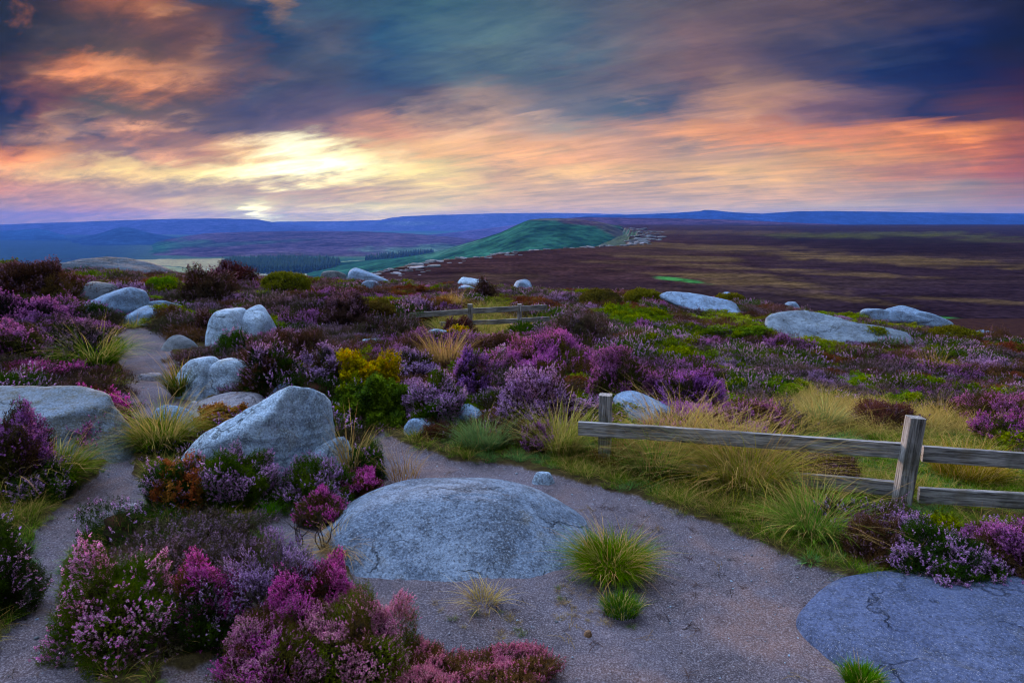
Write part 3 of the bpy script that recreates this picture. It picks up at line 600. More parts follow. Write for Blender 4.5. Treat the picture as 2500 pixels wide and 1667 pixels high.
R('ridge_rock', 'jagged pale rock ridge behind the whale backed rock at right', [
    sil([(1975,716),(1985,708),(2010,707),(2040,714),(2050,732),(1990,734)], 735, 2010, .9, seed=44), sil([(2015,722),(2035,706),(2070,704),(2110,712),(2145,724),(2130,742),(2020,740)], 742, 2080, 1.0, seed=45, tilt=-.3),
    sil([(2090,722),(2110,712),(2140,718),(2180,738),(2170,748),(2100,744)], 746, 2140, .8, seed=46)], ROCK)
R('pointed_stone', 'small pointed dark stone among heather on the right slope', [sil([(2168,785),(2172,768),(2182,762),(2190,772),(2192,786)], 788, 2181, .4, seed=47)], ROCKD, cat='rock')
R('far_right_rock', 'low blue rock with dark patches on the far right brow', [sil([(2228,762),(2240,755),(2262,756),(2300,768),(2322,782),(2310,790),(2240,782)], 788, 2275, .9, seed=48)], ROCK)
R('small_crest_stone', 'tiny pale stone poking over the crest right of the pale slab', [sil([(1805,700),(1812,693),(1828,693),(1835,700),(1830,704)], 705, 1820, .6, seed=49, sub=4)], ROCK, cat='rock')
R('rounded_crest_stone', 'small grey stone behind a moss mound on the right crest', [sil([(1655,683),(1662,672),(1680,671),(1695,680),(1690,690)], 690, 1675, .8, seed=50, sub=4)], ROCK, cat='rock')
R('fence_boulder', 'smooth pale boulder right of the left fence post', [sil([(1408,925),(1425,908),(1455,905),(1500,918),(1540,935),(1555,955),(1540,972),(1430,965)], 975, 1480, .6, seed=51, tilt=-.2)], ROCK)
R('hollow_rock', 'grey rock half hidden by heather above the green grass mound', [sil([(1045,940),(1058,930),(1085,932),(1110,945),(1115,960),(1060,965)], 966, 1080, .4, seed=52)], ROCK, cat='rock')
R('bank_rock', 'grey rock at the foot of the dark peat bank', [sil([(930,975),(945,958),(970,958),(1000,972),(1000,992),(940,995)], 995, 965, .35, seed=53)], ROCK, cat='rock')
R('hidden_rock', 'blue rock peeping out behind the large pointed boulder', [sil([(612,925),(625,895),(645,880),(668,880),(680,910),(670,935)], 935, 645, .35, seed=54)], ROCKB, cat='rock')
R('path_stone', 'small flat white stone at the grass edge above the domed boulder', [slab(1250, 1096, .135, .055, .055, 55, sub=4, sink=.04)], ROCKW, cat='stone')
R('bush_stone', 'pale stone showing behind the top of the green flowering bush', [slab(300, 1172, .14, .08, .05, 56, sub=4, sink=.04)], ROCKM, cat='stone')
R('brown_pebble', 'small brown stone lying on the gravel below the dry grass', [slab(1351, 1440, .026, .02, .022, 57, sub=3, sink=.01, dz=-.04)], mat_rock('brown_stone', (.16, .09, .05), (.25, .15, .09), (.08, .05, .03), (.1, .06, .04), 4), cat='stone')
R('grey_pebble', 'small dark grey pebble on the gravel near the bottom edge', [slab(1320, 1556, .018, .014, .012, 58, sub=3, sink=.01, dz=-.04)], ROCKD, cat='stone')
R('path_step', 'low mauve rock step crossing the left path', [slab(345, 862, .26, .12, .03, 59, sub=4, sink=.06)], ROCKM, cat='rock')

# rocks strung along the moor edge
rs = random.Random(5); protoR = []
for k in range(6):
    pl = [(rs.uniform(-.25, .25), rs.uniform(-.2, .2), 1, .5)]
    for j in range(6):
        a = j * math.pi / 3 + rs.uniform(-.3, .3); pl.append((math.cos(a), math.sin(a), rs.uniform(-.1, .4), rs.uniform(.7, 1.2)))
    pl.append((0, 0, -1, .6)); v, f = body(pl, (0, 0, 0), 3, 14, 60 + k, .06); protoR.append(mesh_np('edge_rock', v, f, [ROCKM if k % 2 else ROCKD], smooth=False))
for k in range(285):
    q = rs.random() ** 1.5; y = 105 * (1500 / 105) ** q; x = float(edge_x(np.array([y]))[0]) + rs.choice((-1, 1, 1)) * abs(rs.gauss(0, 1)) * y * (.012 + .02 * (y < 260)) + .3
    if x < float(edge_x(np.array([y]))[0]) - 1.2: x = float(edge_x(np.array([y]))[0]) - rs.random()
    o = link('edge_rock', protoR[rs.randrange(6) if y < 500 else rs.choice((0, 2, 4))]); s = y / 1569 * rs.uniform(2.0, 6.0) * (1.0 if rs.random() < .85 else 1.9) * (.6 if y > 700 else 1)
    o.location = (x, y, float(far_z(np.array([x]), np.array([y]))[0]) + .15 * s); o.scale = (s * 1.6, s * 1.1, s * rs.uniform(.3, .6)); o.rotation_euler = (rs.uniform(-.15, .15), rs.uniform(-.15, .15), rs.uniform(-.5, .5))
    tag(o, 'one of the many small gritstone rocks strung along the moor edge', 'rock', 'rocks along the moor edge')
# ---------------------------------------------------------------- fences
def mat_wood():
    m, t = newmat('weathered_wood'); tc = t.n('ShaderNodeTexCoord').outputs['Object']
    oi = t.n('ShaderNodeObjectInfo').outputs['Random']
    mp = t.n('ShaderNodeMapping'); t.l.new(tc, mp.inputs[0]); mp.inputs['Scale'].default_value = (1.2, 22, 22); t.put(mp.inputs['Location'], cvec_(t, t.m('MULTIPLY', oi, 9), 0, 0))
    g = t.noise(mp.outputs[0], 2.4, 7, .68, .7); g2 = t.noise(mp.outputs[0], 9, 4, .7); k = t.noise(tc, 5, 4, .6)
    c = t.mix(t.rng(g, .38, .62), (.055, .052, .056), (.42, .43, .46))
    c = t.mix(t.rng(g2, .55, .7, 0, .6), c, (.05, .043, .04)); c = t.mix(t.rng(k, .55, .72, 0, .55), c, (.15, .12, .085))
    c = t.mix(t.rng(t.noise(tc, 2.2, 4, .6), .56, .68, 0, .6), c, (.055, .06, .05))
    return finish(m, t, c, .85, t.bump(t.m('ADD', g, t.m('MULTIPLY', g2, .6)), .8, .006), .2)
WOOD = mat_wood()
def beam(name, a, b, hgt, thk, parent, seed=0, roll=0.0):
    """weathered plank from a to b; local x runs along the grain"""
    a, b = Vector(a), Vector(b); d = b - a; L = d.length; nx = 40; rsd = random.Random(seed)
    prof = [(-.5, -.5), (-.1, -.5), (.1, -.5), (.5, -.5), (.5, -.42), (.5, 0), (.5, .42), (.5, .5), (.1, .5), (-.1, .5), (-.5, .5), (-.5, .42), (-.5, 0), (-.5, -.42)]
    prof = [(y * (.94 if abs(z) > .45 else 1), z * (.96 if abs(y) > .45 else 1)) for y, z in prof]
    V = []; n = len(prof)
    for i in range(nx + 1):
        x = L * i / nx; q = .5
        for (y, z) in prof:
            nz = float(fbm(np.array([x * 3 + seed, y * 3, z * 3]), 2, seed)) * .05; V.append((x, y * thk * (1 + nz) + .006 * math.sin(x * 1.3 + seed), z * hgt * (1 + nz * .6) + .005 * math.sin(x * 1.9 + seed * 2)))
    bm = bmesh.new(); vs = [bm.verts.new(v) for v in V]
    for i in range(nx):
        for j in range(n):
            k = (j + 1) % n; bm.faces.new((vs[i*n+j], vs[(i+1)*n+j], vs[(i+1)*n+k], vs[i*n+k]))
    bm.faces.new(vs[:n][::1]); bm.faces.new(vs[-n:][::-1]); bmesh.ops.recalc_face_normals(bm, faces=bm.faces)
    me = bpy.data.meshes.new(name); bm.to_mesh(me); bm.free(); me.materials.append(WOOD)
    o = link(name, me, parent)
    ex = d.normalized(); ez = Vector((0, 0, 1)); ey = ez.cross(ex)
    if ey.length < .2: ey = Vector((0, 1, 0)) if roll == 0 else Vector((math.sin(roll), math.cos(roll), 0))
    ey.normalize(); ez = ex.cross(ey)
    M = Matrix((ex, ey, ez)).transposed().to_4x4(); M.translation = a - (parent.location if parent else Vector()); o.matrix_local = M
    return o
def at(u, v, Y):
    dx, dy, dz = ray(u, v); return Vector((dx / dy * Y, Y, CH + dz / dy * Y))
Y1, Y2 = 6.25, 5.42
fc = empty('wooden_fence', at(2100, 1160, Y2)); tag(fc, 'weathered wooden fence of two posts and rails right of the gravel path', 'fence')
p2 = at(2103, 957, Y2); beam('post', p2 - Vector((0.05, 0, 1.05)), p2, .125, .11, fc, 1, .1)
p1 = at(1391, 905, Y1 + .12); beam('post', p1 - Vector((0, 0, 1.05)), p1, .125, .12, fc, 2, .2)
beam('rail', at(1329, 982, Y1 + .0), at(2084, 1033, Y2 + .06), .135, .05, fc, 3)
beam('rail', at(2118, 1041, Y2 + .06), at(2760, 1083, Y2 - .35), .135, .05, fc, 4)
beam('rail', at(1400, 1062, Y1 + .25), at(2078, 1124, Y2 + .08), .13, .05, fc, 5)
beam('rail', at(2110, 1134, Y2 + .06), at(2760, 1178, Y2 - .35), .135, .05, fc, 6)
p3 = at(2790, 975, Y2 - .42); beam('post', p3 - Vector((0, 0, 1.05)), p3, .12, .12, fc, 7, .1)
YF = 17.0
ff = empty('distant_fence', at(1080, 757, YF)); tag(ff, 'small two rail wooden fence standing far off among the heather', 'fence')
for i, (u, v0, v1) in enumerate([(1080, 697, 765), (1193, 697, 762), (905, 706, 760)]):
    b_ = at(u, v0, YF + (0, .3, -.4)[i]); beam('post', b_ - Vector((0, 0, .85)), b_, .11, .11, ff, 10 + i, .2)
for i, (u0, v0, u1, v1, h) in enumerate([(905,726,1078,714,.135),(1084,713,1190,708,.135),(1196,708,1256,705,.13),(1010,744,1078,741,.12),(1084,740,1190,736,.12),(1196,735,1262,732,.12)]):
    beam('rail', at(u0, v0, YF - .4 + .3 * i / 3), at(u1, v1, YF - .02 + .05 * i), h, .045, ff, 20 + i)
# ---------------------------------------------------------------- vegetation
def mat_leaf(name, transl=.2, var=.22, rough=.7, gain=.78, sat=1.08):
    m, t = newmat(name); c = t.n('ShaderNodeAttribute', attribute_name='col').outputs['Color']
    oi = t.n('ShaderNodeObjectInfo').outputs['Random']
    hs = t.n('ShaderNodeHueSaturation'); t.put(hs.inputs['Hue'], t.rng(oi, 0, 1, .485, .515)); t.put(hs.inputs['Value'], t.rng(oi, 0, 1, (1 - var) * gain, (1 + var) * gain)); hs.inputs['Saturation'].default_value = sat; t.put(hs.inputs['Color'], c)
    return finish(m, t, hs.outputs[0], rough, None, 0, transl)
MLEAF = mat_leaf('heather_leaf'); MFLOW = mat_leaf('heather_flower', .35, .15, gain=.80, sat=1.15); MGRASS = mat_leaf('grass_blade', .3, .15, gain=.92, sat=1.1); MSTEM = mat_leaf('heather_stem', 0, .3, .9, gain=.9)
def unit(v): return v / np.maximum(np.linalg.norm(v, axis=-1, keepdims=True), 1e-9)
def boxy(D, e=2.7):
    return 1 / (np.abs(D) ** e).sum(1) ** (1 / e)
def domedirs(n, g, lo=-.12):
    z = g.uniform(lo, 1, n) ; a = g.uniform(0, 2 * np.pi, n); r = np.sqrt(np.clip(1 - z * z, 0, 1)); return np.stack([r * np.cos(a), r * np.sin(a), z], -1)
def tris(P0, P1, P2):
    n = len(P0); V = np.stack([P0, P1, P2], 1).reshape(-1, 3); return V, np.arange(n * 3).reshape(-1, 3)
def jitcol(base, n, g, var=.3, hue=.12):
    base = np.asarray(base, float); v = np.exp(g.normal(0, var, (n, 1))); return np.clip(base * v * np.exp(g.normal(0, hue, (n, 3))), 0, 1)
def bush(R3, N, seed, leaf, leaf2, flow=None, pf=.3, sl=.05, ll=.010, lw=.004, nl=12, nf=16, fs=.006, shell=.72, up=.55, lump=.36, top=.3, stems=120, flow2=None, spread=.35, leaf_out=.8, core=(.018, .012, .009)):
    g = np.random.default_rng(seed); R3 = np.array(R3, float)
    D = domedirs(N, g); lum = 1 + lump * fbm(D * 1.6 + seed * 1.7, 2, seed) * 1.6 + lump * .6 * vnoise(D * 4.5 + seed, seed + 3)
    Pn = D * R3 * (lum * boxy(D) * g.uniform(shell, 1.0, N) ** .7)[:, None]
    nrm = unit(D / R3); ax = unit(nrm * (1 - up) + np.array([0, 0, up]) + g.normal(0, spread, (N, 3)))
    L = sl * g.uniform(.55, 1.3, N); base = Pn - ax * L[:, None] * .6
    patch = vnoise(D * 2.3 + 9 + seed, seed + 11); cm = np.clip(sstep(-.25, .45, patch) + g.normal(0, .22, N), 0, 1)[:, None]
    sc_ = (np.asarray(leaf) * (1 - cm) + np.asarray(leaf2) * cm) * np.exp(g.normal(0, .25, (N, 1)))
    # leaflets
    idx = np.repeat(np.arange(N), nl); M = len(idx); tpos = np.tile(np.linspace(.02, 1, nl), N) + g.uniform(-.04, .04, M)
    rad = g.normal(0, 1, (M, 3)); a_ = ax[idx]; rad = unit(rad - (rad * a_).sum(1, keepdims=True) * a_)
    p = base[idx] + a_ * (L[idx] * tpos)[:, None] + rad * lw * .3
    tip = p + unit(rad * leaf_out + a_ * .7) * (ll * g.uniform(.6, 1.2, M) * (1.1 - .4 * tpos))[:, None]
    wd = unit(np.cross(a_, rad) + g.normal(0, .3, (M, 3))) * (lw * .5 * g.uniform(.7, 1.3, M))[:, None]
    mid = p * .45 + tip * .55
    V = np.stack([p, mid + wd, tip, mid - wd], 1).reshape(-1, 3); Fq = np.arange(M * 4).reshape(-1, 4)
    c = np.repeat(np.clip(sc_[idx] * np.exp(g.normal(0, .15, (M, 1))), 0, 1), 4, 0)
    parts = [('foliage', V, Fq, c, MLEAF)]
    if flow is not None:
        pr = pf * (.10 + 1.35 * sstep(-.12, .35, vnoise(D * 2.3 + 31 + seed, seed + 21))) * (1 - top + 2 * top * sstep(-.1, .8, D[:, 2]))
        fl = np.where(g.uniform(0, 1, N) < pr)[0]
        if len(fl):
            i2 = np.repeat(fl, nf); M = len(i2); tp = g.uniform(.5, 1.38, M); a_ = ax[i2]
            rad = g.normal(0, 1, (M, 3)); rad = unit(rad - (rad * a_).sum(1, keepdims=True) * a_)
            p = base[i2] + a_ * (L[i2] * tp)[:, None] + rad * (fs * .75 * np.clip(1.65 - tp, .25, 1))[:, None]
            q = unit(g.normal(0, 1, (M, 3))); w1 = unit(np.cross(q, a_)) * (fs * .5 * g.uniform(.7, 1.3, M))[:, None]; w2 = unit(q * .6 + rad * .7 + a_ * .5) * (fs * .62 * g.uniform(.7, 1.3, M))[:, None]
            V = np.stack([p - w2, p + w1, p + w2, p - w1], 1).reshape(-1, 3)
            f2 = np.asarray(flow2 if flow2 is not None else np.asarray(flow) * 1.3)
            fc_ = np.asarray(flow) * np.exp(g.normal(0, .25, (N, 1))); mixf = g.uniform(0, 1, (M, 1)) ** 2
            c = np.clip(fc_[i2] * (1 - mixf) + f2 * mixf, 0, 1); parts.append(('flowers', V, np.arange(M * 4).reshape(-1, 4), np.repeat(c, 4, 0), MFLOW))
    # woody core, its colour darkened to deepen shade between sprigs, and stems
    Dc, Fc = ico(3); lc = 1 + lump * fbm(Dc * 1.6 + seed * 1.7, 2, seed) * 1.6
    Vc = Dc * R3 * (lc * boxy(Dc) * shell * .86 * (1 + .10 * vnoise(Dc * 9, seed + 4)))[:, None]; Vc[:, 2] = np.maximum(Vc[:, 2], -.12 * R3[2]); cc = jitcol(core, len(Vc), g, .35)
    if stems:
        k = g.integers(0, N, stems); b0 = Pn[k] * np.array([.25, .25, 0]); e0 = Pn[k] - ax[k] * L[k][:, None] * .3
        seg = 4; VV_ = []; FF_ = []; cS = []
        wv = unit(np.cross(e0 - b0, g.normal(0, 1, (stems, 3)))) * (max(.0016, lw * .5))
        bend = g.normal(0, .12, (stems, 3)) * np.linalg.norm(e0 - b0, axis=1, keepdims=True)
        for s in range(seg + 1):
            tt = s / seg; pp = b0 * (1 - tt) + e0 * tt + bend * (tt * (1 - tt) * 2) ; VV_.append(np.stack([pp - wv * (1.3 - tt), pp + wv * (1.3 - tt)], 1))
        A_ = np.stack(VV_, 1).reshape(stems, -1, 3); o_ = np.arange(stems)[:, None] * (2 * (seg + 1))
        for s in range(seg): FF_.append(np.stack([o_[:, 0] + 2 * s, o_[:, 0] + 2 * s + 1, o_[:, 0] + 2 * s + 3, o_[:, 0] + 2 * s + 2], -1))
        Fs = np.concatenate(FF_); parts.append(('stems', A_.reshape(-1, 3), Fs, np.repeat(jitcol((.10, .075, .06), stems, g), 2 * (seg + 1), 0), MSTEM))
    parts.append(('woody_core', Vc, Fc, cc, MSTEM)); return parts
def tussock(r0, h, N, seed, base, tip, lean=.55, wid=.004, seg=5, droop=.5, straw=.3, strawc=(.52, .37, .15), len_var=.35, broad=.6):
    g = np.random.default_rng(seed); a = g.uniform(0, 2 * np.pi, N); rr = r0 * np.sqrt(g.uniform(0, 1, N)) * broad
    b = np.stack([rr * np.cos(a), rr * np.sin(a), -.02 + 0 * rr], -1); a2 = a + g.normal(0, .7, N); ln = lean * (rr / (r0 * broad + 1e-6) * .7 + .3) * g.uniform(.3, 1.5, N)
    hd = np.stack([np.cos(a2), np.sin(a2), 0 * a], -1); Lh = h * np.exp(g.normal(0, len_var, N)).clip(.3, 1.9); st_ = g.uniform(0, 1, N) < straw; Lh = np.where(st_, Lh * 1.25, Lh)
    wv = unit(np.cross(hd, [0, 0, 1.0])) ; dr = droop * g.uniform(.3, 1.4, N); P = []; C_ = []
    bc = jitcol(base, N, g, .22, .08); tcx = jitcol(tip, N, g, .25, .08); sc = jitcol(strawc, N, g, .2, .05)
    for s in range(seg + 1):
        q = s / seg; ww = wid * (1 - q) ** .6 * (.6 + .4 * g.uniform(0, 1, 1)); ww = max(ww, wid * .12) if s < seg else wid * .06
        out = (ln * q + dr * q * q * .9) * Lh * .75; zz = Lh * (q - dr * .38 * q ** 3 - .18 * ln * q)
        pp = b + hd * out[:, None] + np.array([0, 0, 1.0]) * zz[:, None]
        P.append(np.stack([pp - wv * ww, pp + wv * ww], 1)); qq = q ** 1.2
        col = bc * (1 - qq) + tcx * qq; col = np.where(st_[:, None], bc * .5 * (1 - q) + sc * (.5 + .5 * q), col); C_.append(np.stack([col, col], 1))
    V = np.stack(P, 1).reshape(-1, 3); C_ = np.stack(C_, 1).reshape(-1, 3); o_ = np.arange(N) * 2 * (seg + 1)
    Fs = np.concatenate([np.stack([o_ + 2 * s, o_ + 2 * s + 1, o_ + 2 * s + 3, o_ + 2 * s + 2], -1) for s in range(seg)])
    return [('blades', V, Fs, np.clip(C_, 0, 1), MGRASS)]
def quads(Fc): return Fc if Fc.shape[1] == 4 else np.concatenate([Fc, Fc[:, 2:]], 1)
def joined(name, parts):
    V = []; Fc = []; C_ = []; mi = []; mats = []; o = 0
    tri = [p for p in parts if p[2].shape[1] == 3]; qd = [p for p in parts if p[2].shape[1] == 4]
    Vs = []; loops = []; starts = []; cols = []; mid = []; ls = 0
    for nm, v, f, c, m in parts:
        if m not in mats: mats.append(m)
        Vs.append(v); k = f.shape[1]; loops.append((f + o).ravel()); starts.append(ls + np.arange(len(f)) * k); ls += f.size; o += len(v); cols.append(c); mid.append(np.full(len(f), mats.index(m)))
    me = bpy.data.meshes.new(name); Vs = np.concatenate(Vs).astype(np.float32); loops = np.concatenate(loops).astype(np.int32); starts = np.concatenate(starts).astype(np.int32)
    me.vertices.add(len(Vs)); me.vertices.foreach_set('co', Vs.ravel()); me.loops.add(len(loops)); me.loops.foreach_set('vertex_index', loops)
    me.polygons.add(len(starts)); me.polygons.foreach_set('loop_start', starts); me.polygons.foreach_set('material_index', np.concatenate(mid).astype(np.int32))
    a = me.color_attributes.new('col', 'FLOAT_COLOR', 'POINT'); c = np.ones((len(Vs), 4), np.float32); c[:, :3] = np.concatenate(cols); a.data.foreach_set('color', c.ravel())
    for m in mats: me.materials.append(m)
    me.update(calc_edges=True); return me
BUSHES = []   # x, y, r : keeps ground cover from poking through
def gz(x, y): return float(H(np.array([x]), np.array([y]))[0])
def place(name, label, parts, loc, rot=0.0, cat=None, group=None, tilt=(0, 0)):
    e = empty(name, loc); e.rotation_euler = (tilt[0], tilt[1], rot)
    for nm, v, f, c, m in parts:
        link(nm, mesh_np(nm, v, f, [m], col=c), e)
    return tag(e, label, cat or ('grass tussock' if 'tussock' in name or 'tuft' in name else 'shrub'), group)
# colours
GR = (.042, .090, .010); GR2 = (.085, .125, .014); DG = (.020, .042, .010); BR = (.125, .062, .028); BR2 = (.08, .046, .026); LIL = (.50, .26, .60); LIL2 = (.90, .66, .95); PUR = (.38, .12, .38); PUR2 = (.70, .36, .66)
PNK = (.62, .09, .44); PNK2 = (.95, .42, .78); WHT = (.95, .62, .66); YG = (.20, .25, .018); YG2 = (.11, .18, .02); YE = (.42, .32, .02); ORG = (.52, .22, .03); RED = (.26, .07, .035); OLV = (.16, .16, .02); MAUV = (.20, .11, .17)
ST = dict(
 green=dict(leaf=GR, leaf2=GR2, flow=LIL, flow2=LIL2, pf=.22, top=.25),
 darkgreen=dict(leaf=DG, leaf2=GR, flow=LIL, flow2=LIL2, pf=.16, top=.3),
 purple=dict(leaf=(.055, .060, .016), leaf2=BR2, flow=PUR, flow2=PUR2, pf=.5, top=.5),
 lilac=dict(leaf=(.05, .065, .02), leaf2=BR2, flow=(.36, .20, .50), flow2=LIL2, pf=.38, top=.45),
 pink=dict(leaf=(.07, .06, .015), leaf2=BR, flow=PNK, flow2=PNK2, pf=.6, top=.4),
 white=dict(leaf=(.08, .085, .014), leaf2=(.09, .05, .02), flow=(.62, .20, .46), flow2=WHT, pf=.6, top=.3),
 brown=dict(leaf=BR, leaf2=BR2, flow=MAUV, flow2=(.28, .18, .24), pf=.08, top=.3),
 mauve=dict(leaf=(.10, .06, .055), leaf2=(.07, .06, .035), flow=(.20, .12, .20), flow2=(.36, .26, .36), pf=.18, top=.4),
 yellow=dict(leaf=YG, leaf2=YE, flow=None, ll=1.9, lw=3.0, nl=7, leaf_out=1.2, sl=.9),
 bilberry=dict(leaf=YG2, leaf2=YG, flow=None, ll=1.9, lw=3.0, nl=7, leaf_out=1.2, sl=.9),
 orange=dict(leaf=(.40, .30, .03), leaf2=ORG, flow=None, ll=1.7, lw=2.6, nl=8, leaf_out=1.2, sl=.9),
 red=dict(leaf=RED, leaf2=(.35, .16, .05), flow=None, ll=1.7, lw=2.4, nl=8, leaf_out=1.2, sl=.9),
 moss=dict(leaf=OLV, leaf2=(.20, .21, .025), flow=None, lump=.10, shell=.86, sl=.6),
 brownmoss=dict(leaf=(.13, .085, .025), leaf2=(.15, .13, .025), flow=None, lump=.10, shell=.86, sl=.6),
)
def mk(style, R3, N, seed, scale=1.0, **ov):
    kw = dict(ST[style]); base = dict(sl=.045, ll=.010, lw=.0042, nl=12, fs=.0062)
    for k in base:
        mult = kw.get(k) if k in kw else None
        if k == 'nl': kw[k] = kw.get('nl', base[k])
        elif mult is not None: kw[k] = base[k] * mult * scale
        else: kw[k] = base[k] * scale
    kw.update(ov); return bush(R3, N, seed, **kw)
def B(style, label, u0, u1, vt, vb, seed, name=None, dens=1.0, depth=.9, scale=1.0, mix=None, **ov):
    """bush filling photo columns u0..u1, standing at vb, top at vt"""
    uc = (u0 + u1) / 2; x, y, z, tt = hit(uc, min(vb, 1620)); wdt = (u1 - u0) / 1569 * tt
    dxt, dyt, dzt = ray(uc, vt); ry = wdt * .5 * depth; yc = y + ry * .9; xc = x + (x / y) * ry * .9
    ztop = CH + dzt / dyt * (yc + ry * .45); zb = gz(xc, yc); hgt = min(max(.10, ztop - zb), max(.8 * wdt, .12) if yc < 8 else 9)
    BUSHES.append((xc, yc, wdt * .5, ry))
    area = wdt * ry * 6 + hgt * (wdt + ry) * 3; tt = math.hypot(yc, xc); sc = max(.8, tt / 4.2) * scale
    N = int(min(9000, max(500, area * 4200 / sc ** 1.7 * dens)))
    Rz = hgt / 1.08
    parts = mk(style, (wdt * .5 / 1.02, ry, Rz), N, seed, sc, **ov)
    if mix:   # a second plant grown through the first
        p2 = mk(mix, (wdt * .49, ry * .98, Rz * 1.0), N // (4 if mix == 'red' else 2), seed + 500, sc); parts += [(n_, v_, f_, c_, m_) for n_, v_, f_, c_, m_ in p2 if n_ in ('flowers', 'foliage')]
        mm = {}
        for n_, v_, f_, c_, m_ in parts:
            if n_ in mm: a = mm[n_]; mm[n_] = (n_, np.concatenate([a[1], v_]), np.concatenate([a[2], f_ + len(a[1])]), np.concatenate([a[3], c_]), m_)
            else: mm[n_] = (n_, v_, f_, c_, m_)
        parts = list(mm.values())
    nm = name or ({'yellow': 'bilberry_bush', 'bilberry': 'bilberry_bush', 'orange': 'bilberry_bush', 'red': 'bilberry_bush', 'moss': 'moss_mound', 'brownmoss': 'moss_mound'}.get(style, 'heather_bush'))
    return place(nm, label, parts, (xc, yc, zb - .01), 0, cat={'moss_mound': 'moss mound', 'bilberry_bush': 'bilberry bush'}.get(nm, 'heather'))
def T(label, uc, vb, wpx, hpx, seed, N=700, base=(.06, .12, .015), tip=(.22, .26, .05), straw=.25, lean=.6, droop=.5, strawc=(.55, .39, .16), name='grass_tussock', wid=None, broad=.6):
    x, y, z, tt = hit(uc, vb - hpx * .12 * (vb > 950)); r = wpx / 1569 * tt / 2; h = hpx / 1569 * tt * .9
    BUSHES.append((x, y + r * .3, r * .7, r * .7))
    return place(name, label, tussock(r, h, N, seed, base, tip, lean, wid or max(.0022, tt * .00062), 5, droop, straw, strawc, broad=broad), (x, y + r * .3, gz(x, y + r * .3)), 0, 'grass tussock')

# --- foreground
B('green', 'big round green heather bush dotted with lilac flowers in the bottom left', 135, 425, 1180, 1530, 101, dens=2.0, depth=.85, pf=.20, top=.4, leaf=(.05, .12, .010), flow=(.70, .22, .60), flow2=(1, .75, .95), fs=.0072, lump=.25)
B('pink', 'leggy heather with pink tips and reddish brown stems right of the round green bush', 395, 570, 1150, 1480, 102, dens=1.1, leaf=BR, pf=.55, stems=500)
B('lilac', 'grey twiggy heather with bare branches behind the bright pink bushes', 520, 745, 1195, 1470, 103, dens=.75, leaf=(.10, .085, .075), leaf2=(.08, .07, .05), pf=.4, stems=900, shell=.6)
B('pink', 'bright magenta heather against the left side of the domed boulder', 640, 850, 1290, 1480, 104, dens=1.5, pf=.6, top=.6, leaf=(.07, .035, .018))
B('white', 'large pink and cream flowering heather at the bottom centre left', 500, 770, 1400, 1680, 105, dens=1.5, mix='pink', pf=.4, top=.55)
B('white', 'yellow green heather with pale pink spikes at the foot of the domed boulder', 720, 965, 1365, 1600, 106, dens=1.6, leaf=(.09, .11, .012), pf=.5, top=.5)
B('pink', 'low coral tipped heather along the bottom edge of the gravel', 850, 1080, 1478, 1660, 107, dens=1.5, leaf=(.12, .08, .02), flow=(.62, .18, .34), flow2=(.85, .5, .55))
B('pink', 'low red stemmed heather at the bottom edge nearest the grey pebble', 1040, 1270, 1522, 1680, 108, dens=1.4, leaf=(.13, .07, .03), flow=(.58, .16, .30), flow2=(.85, .5, .55))
B('darkgreen', 'dark green heather hugging the left foot of the pointed boulder', 352, 490, 1000, 1185, 109, dens=1.5, mix='red', pf=.1)
B('green', 'green heather with scattered lilac bells directly below the pointed boulder', 440, 640, 1010, 1180, 110, dens=1.4, pf=.35)
B('red', 'crimson leaved bilberry trailing under the pointed boulder face', 560, 700, 990, 1090, 111, dens=.8, mix='darkgreen')
B('green', 'low green heather at the lower right corner of the pointed boulder', 635, 800, 1060, 1160, 112, dens=1.3, pf=.3)
B('pink', 'small bright pink heather beside the upper left rim of the domed boulder', 685, 800, 1125, 1200, 113, dens=1.4)
B('pink', 'thin strip of pink brown heather along the back of the domed boulder', 775, 885, 1080, 1130, 114, dens=1.3, leaf=(.13, .06, .03), pf=.4)
B('darkgreen', 'small dark bottlebrush heather right of the pointed boulder', 800, 885, 1000, 1095, 115, dens=1.2, pf=.04, up=.8)
B('red', 'red and orange bilberry strip along the top left edge of the pointed boulder', 468, 590, 925, 1000, 116, dens=1.5)
# --- left side
B('purple', 'tall purple heather in front of the mossy blue boulder at the left edge', -60, 135, 925, 1150, 117, dens=1.5, flow=(.30, .11, .42))
B('darkgreen', 'very dark green shrubby mass in the lower left corner', -160, 78, 1175, 1440, 118, dens=1.3, pf=.07)
B('darkgreen', 'dark green heather between the left boulder and the grass', 10, 150, 1060, 1165, 119, dens=1.3, pf=.2)
B('pink', 'small mauve pink heather in front of the brown boulder side', 160, 250, 955, 1050, 120, dens=1.3, flow=(.36, .12, .36))
B('pink', 'long pink heather ridge running over the top of the left boulder', -40, 170, 832, 885, 121, dens=1.3)
B('pink', 'reddish pink heather sloping down right behind the left boulder', 150, 285, 868, 1000, 122, dens=1.3, leaf=BR, pf=.55)
B('purple', 'heather with violet crown above the mossy bank on the left', -40, 130, 740, 850, 123, dens=1.2)
B('mauve', 'dark heather with grey lilac tips beside the left path grass', 95, 235, 735, 850, 124, dens=1.2, leaf=DG, leaf2=(.05, .05, .03))
B('purple', 'dark purple topped heather highest at the left edge', -60, 125, 668, 760, 125, dens=1.2, leaf=(.02, .02, .015), leaf2=(.03, .02, .02), pf=.5)
B('brown', 'broad dark brown heather on the far left skyline', -40, 185, 604, 700, 126, dens=1.0, pf=.12)
B('brown', 'olive brown heather bush just left of the dark boulder', 60, 180, 628, 705, 127, dens=1.0, leaf=(.09, .06, .02))
B('darkgreen', 'small dark heather in front of the leaning boulder', 180, 262, 695, 745, 128, dens=1.0, pf=.02)
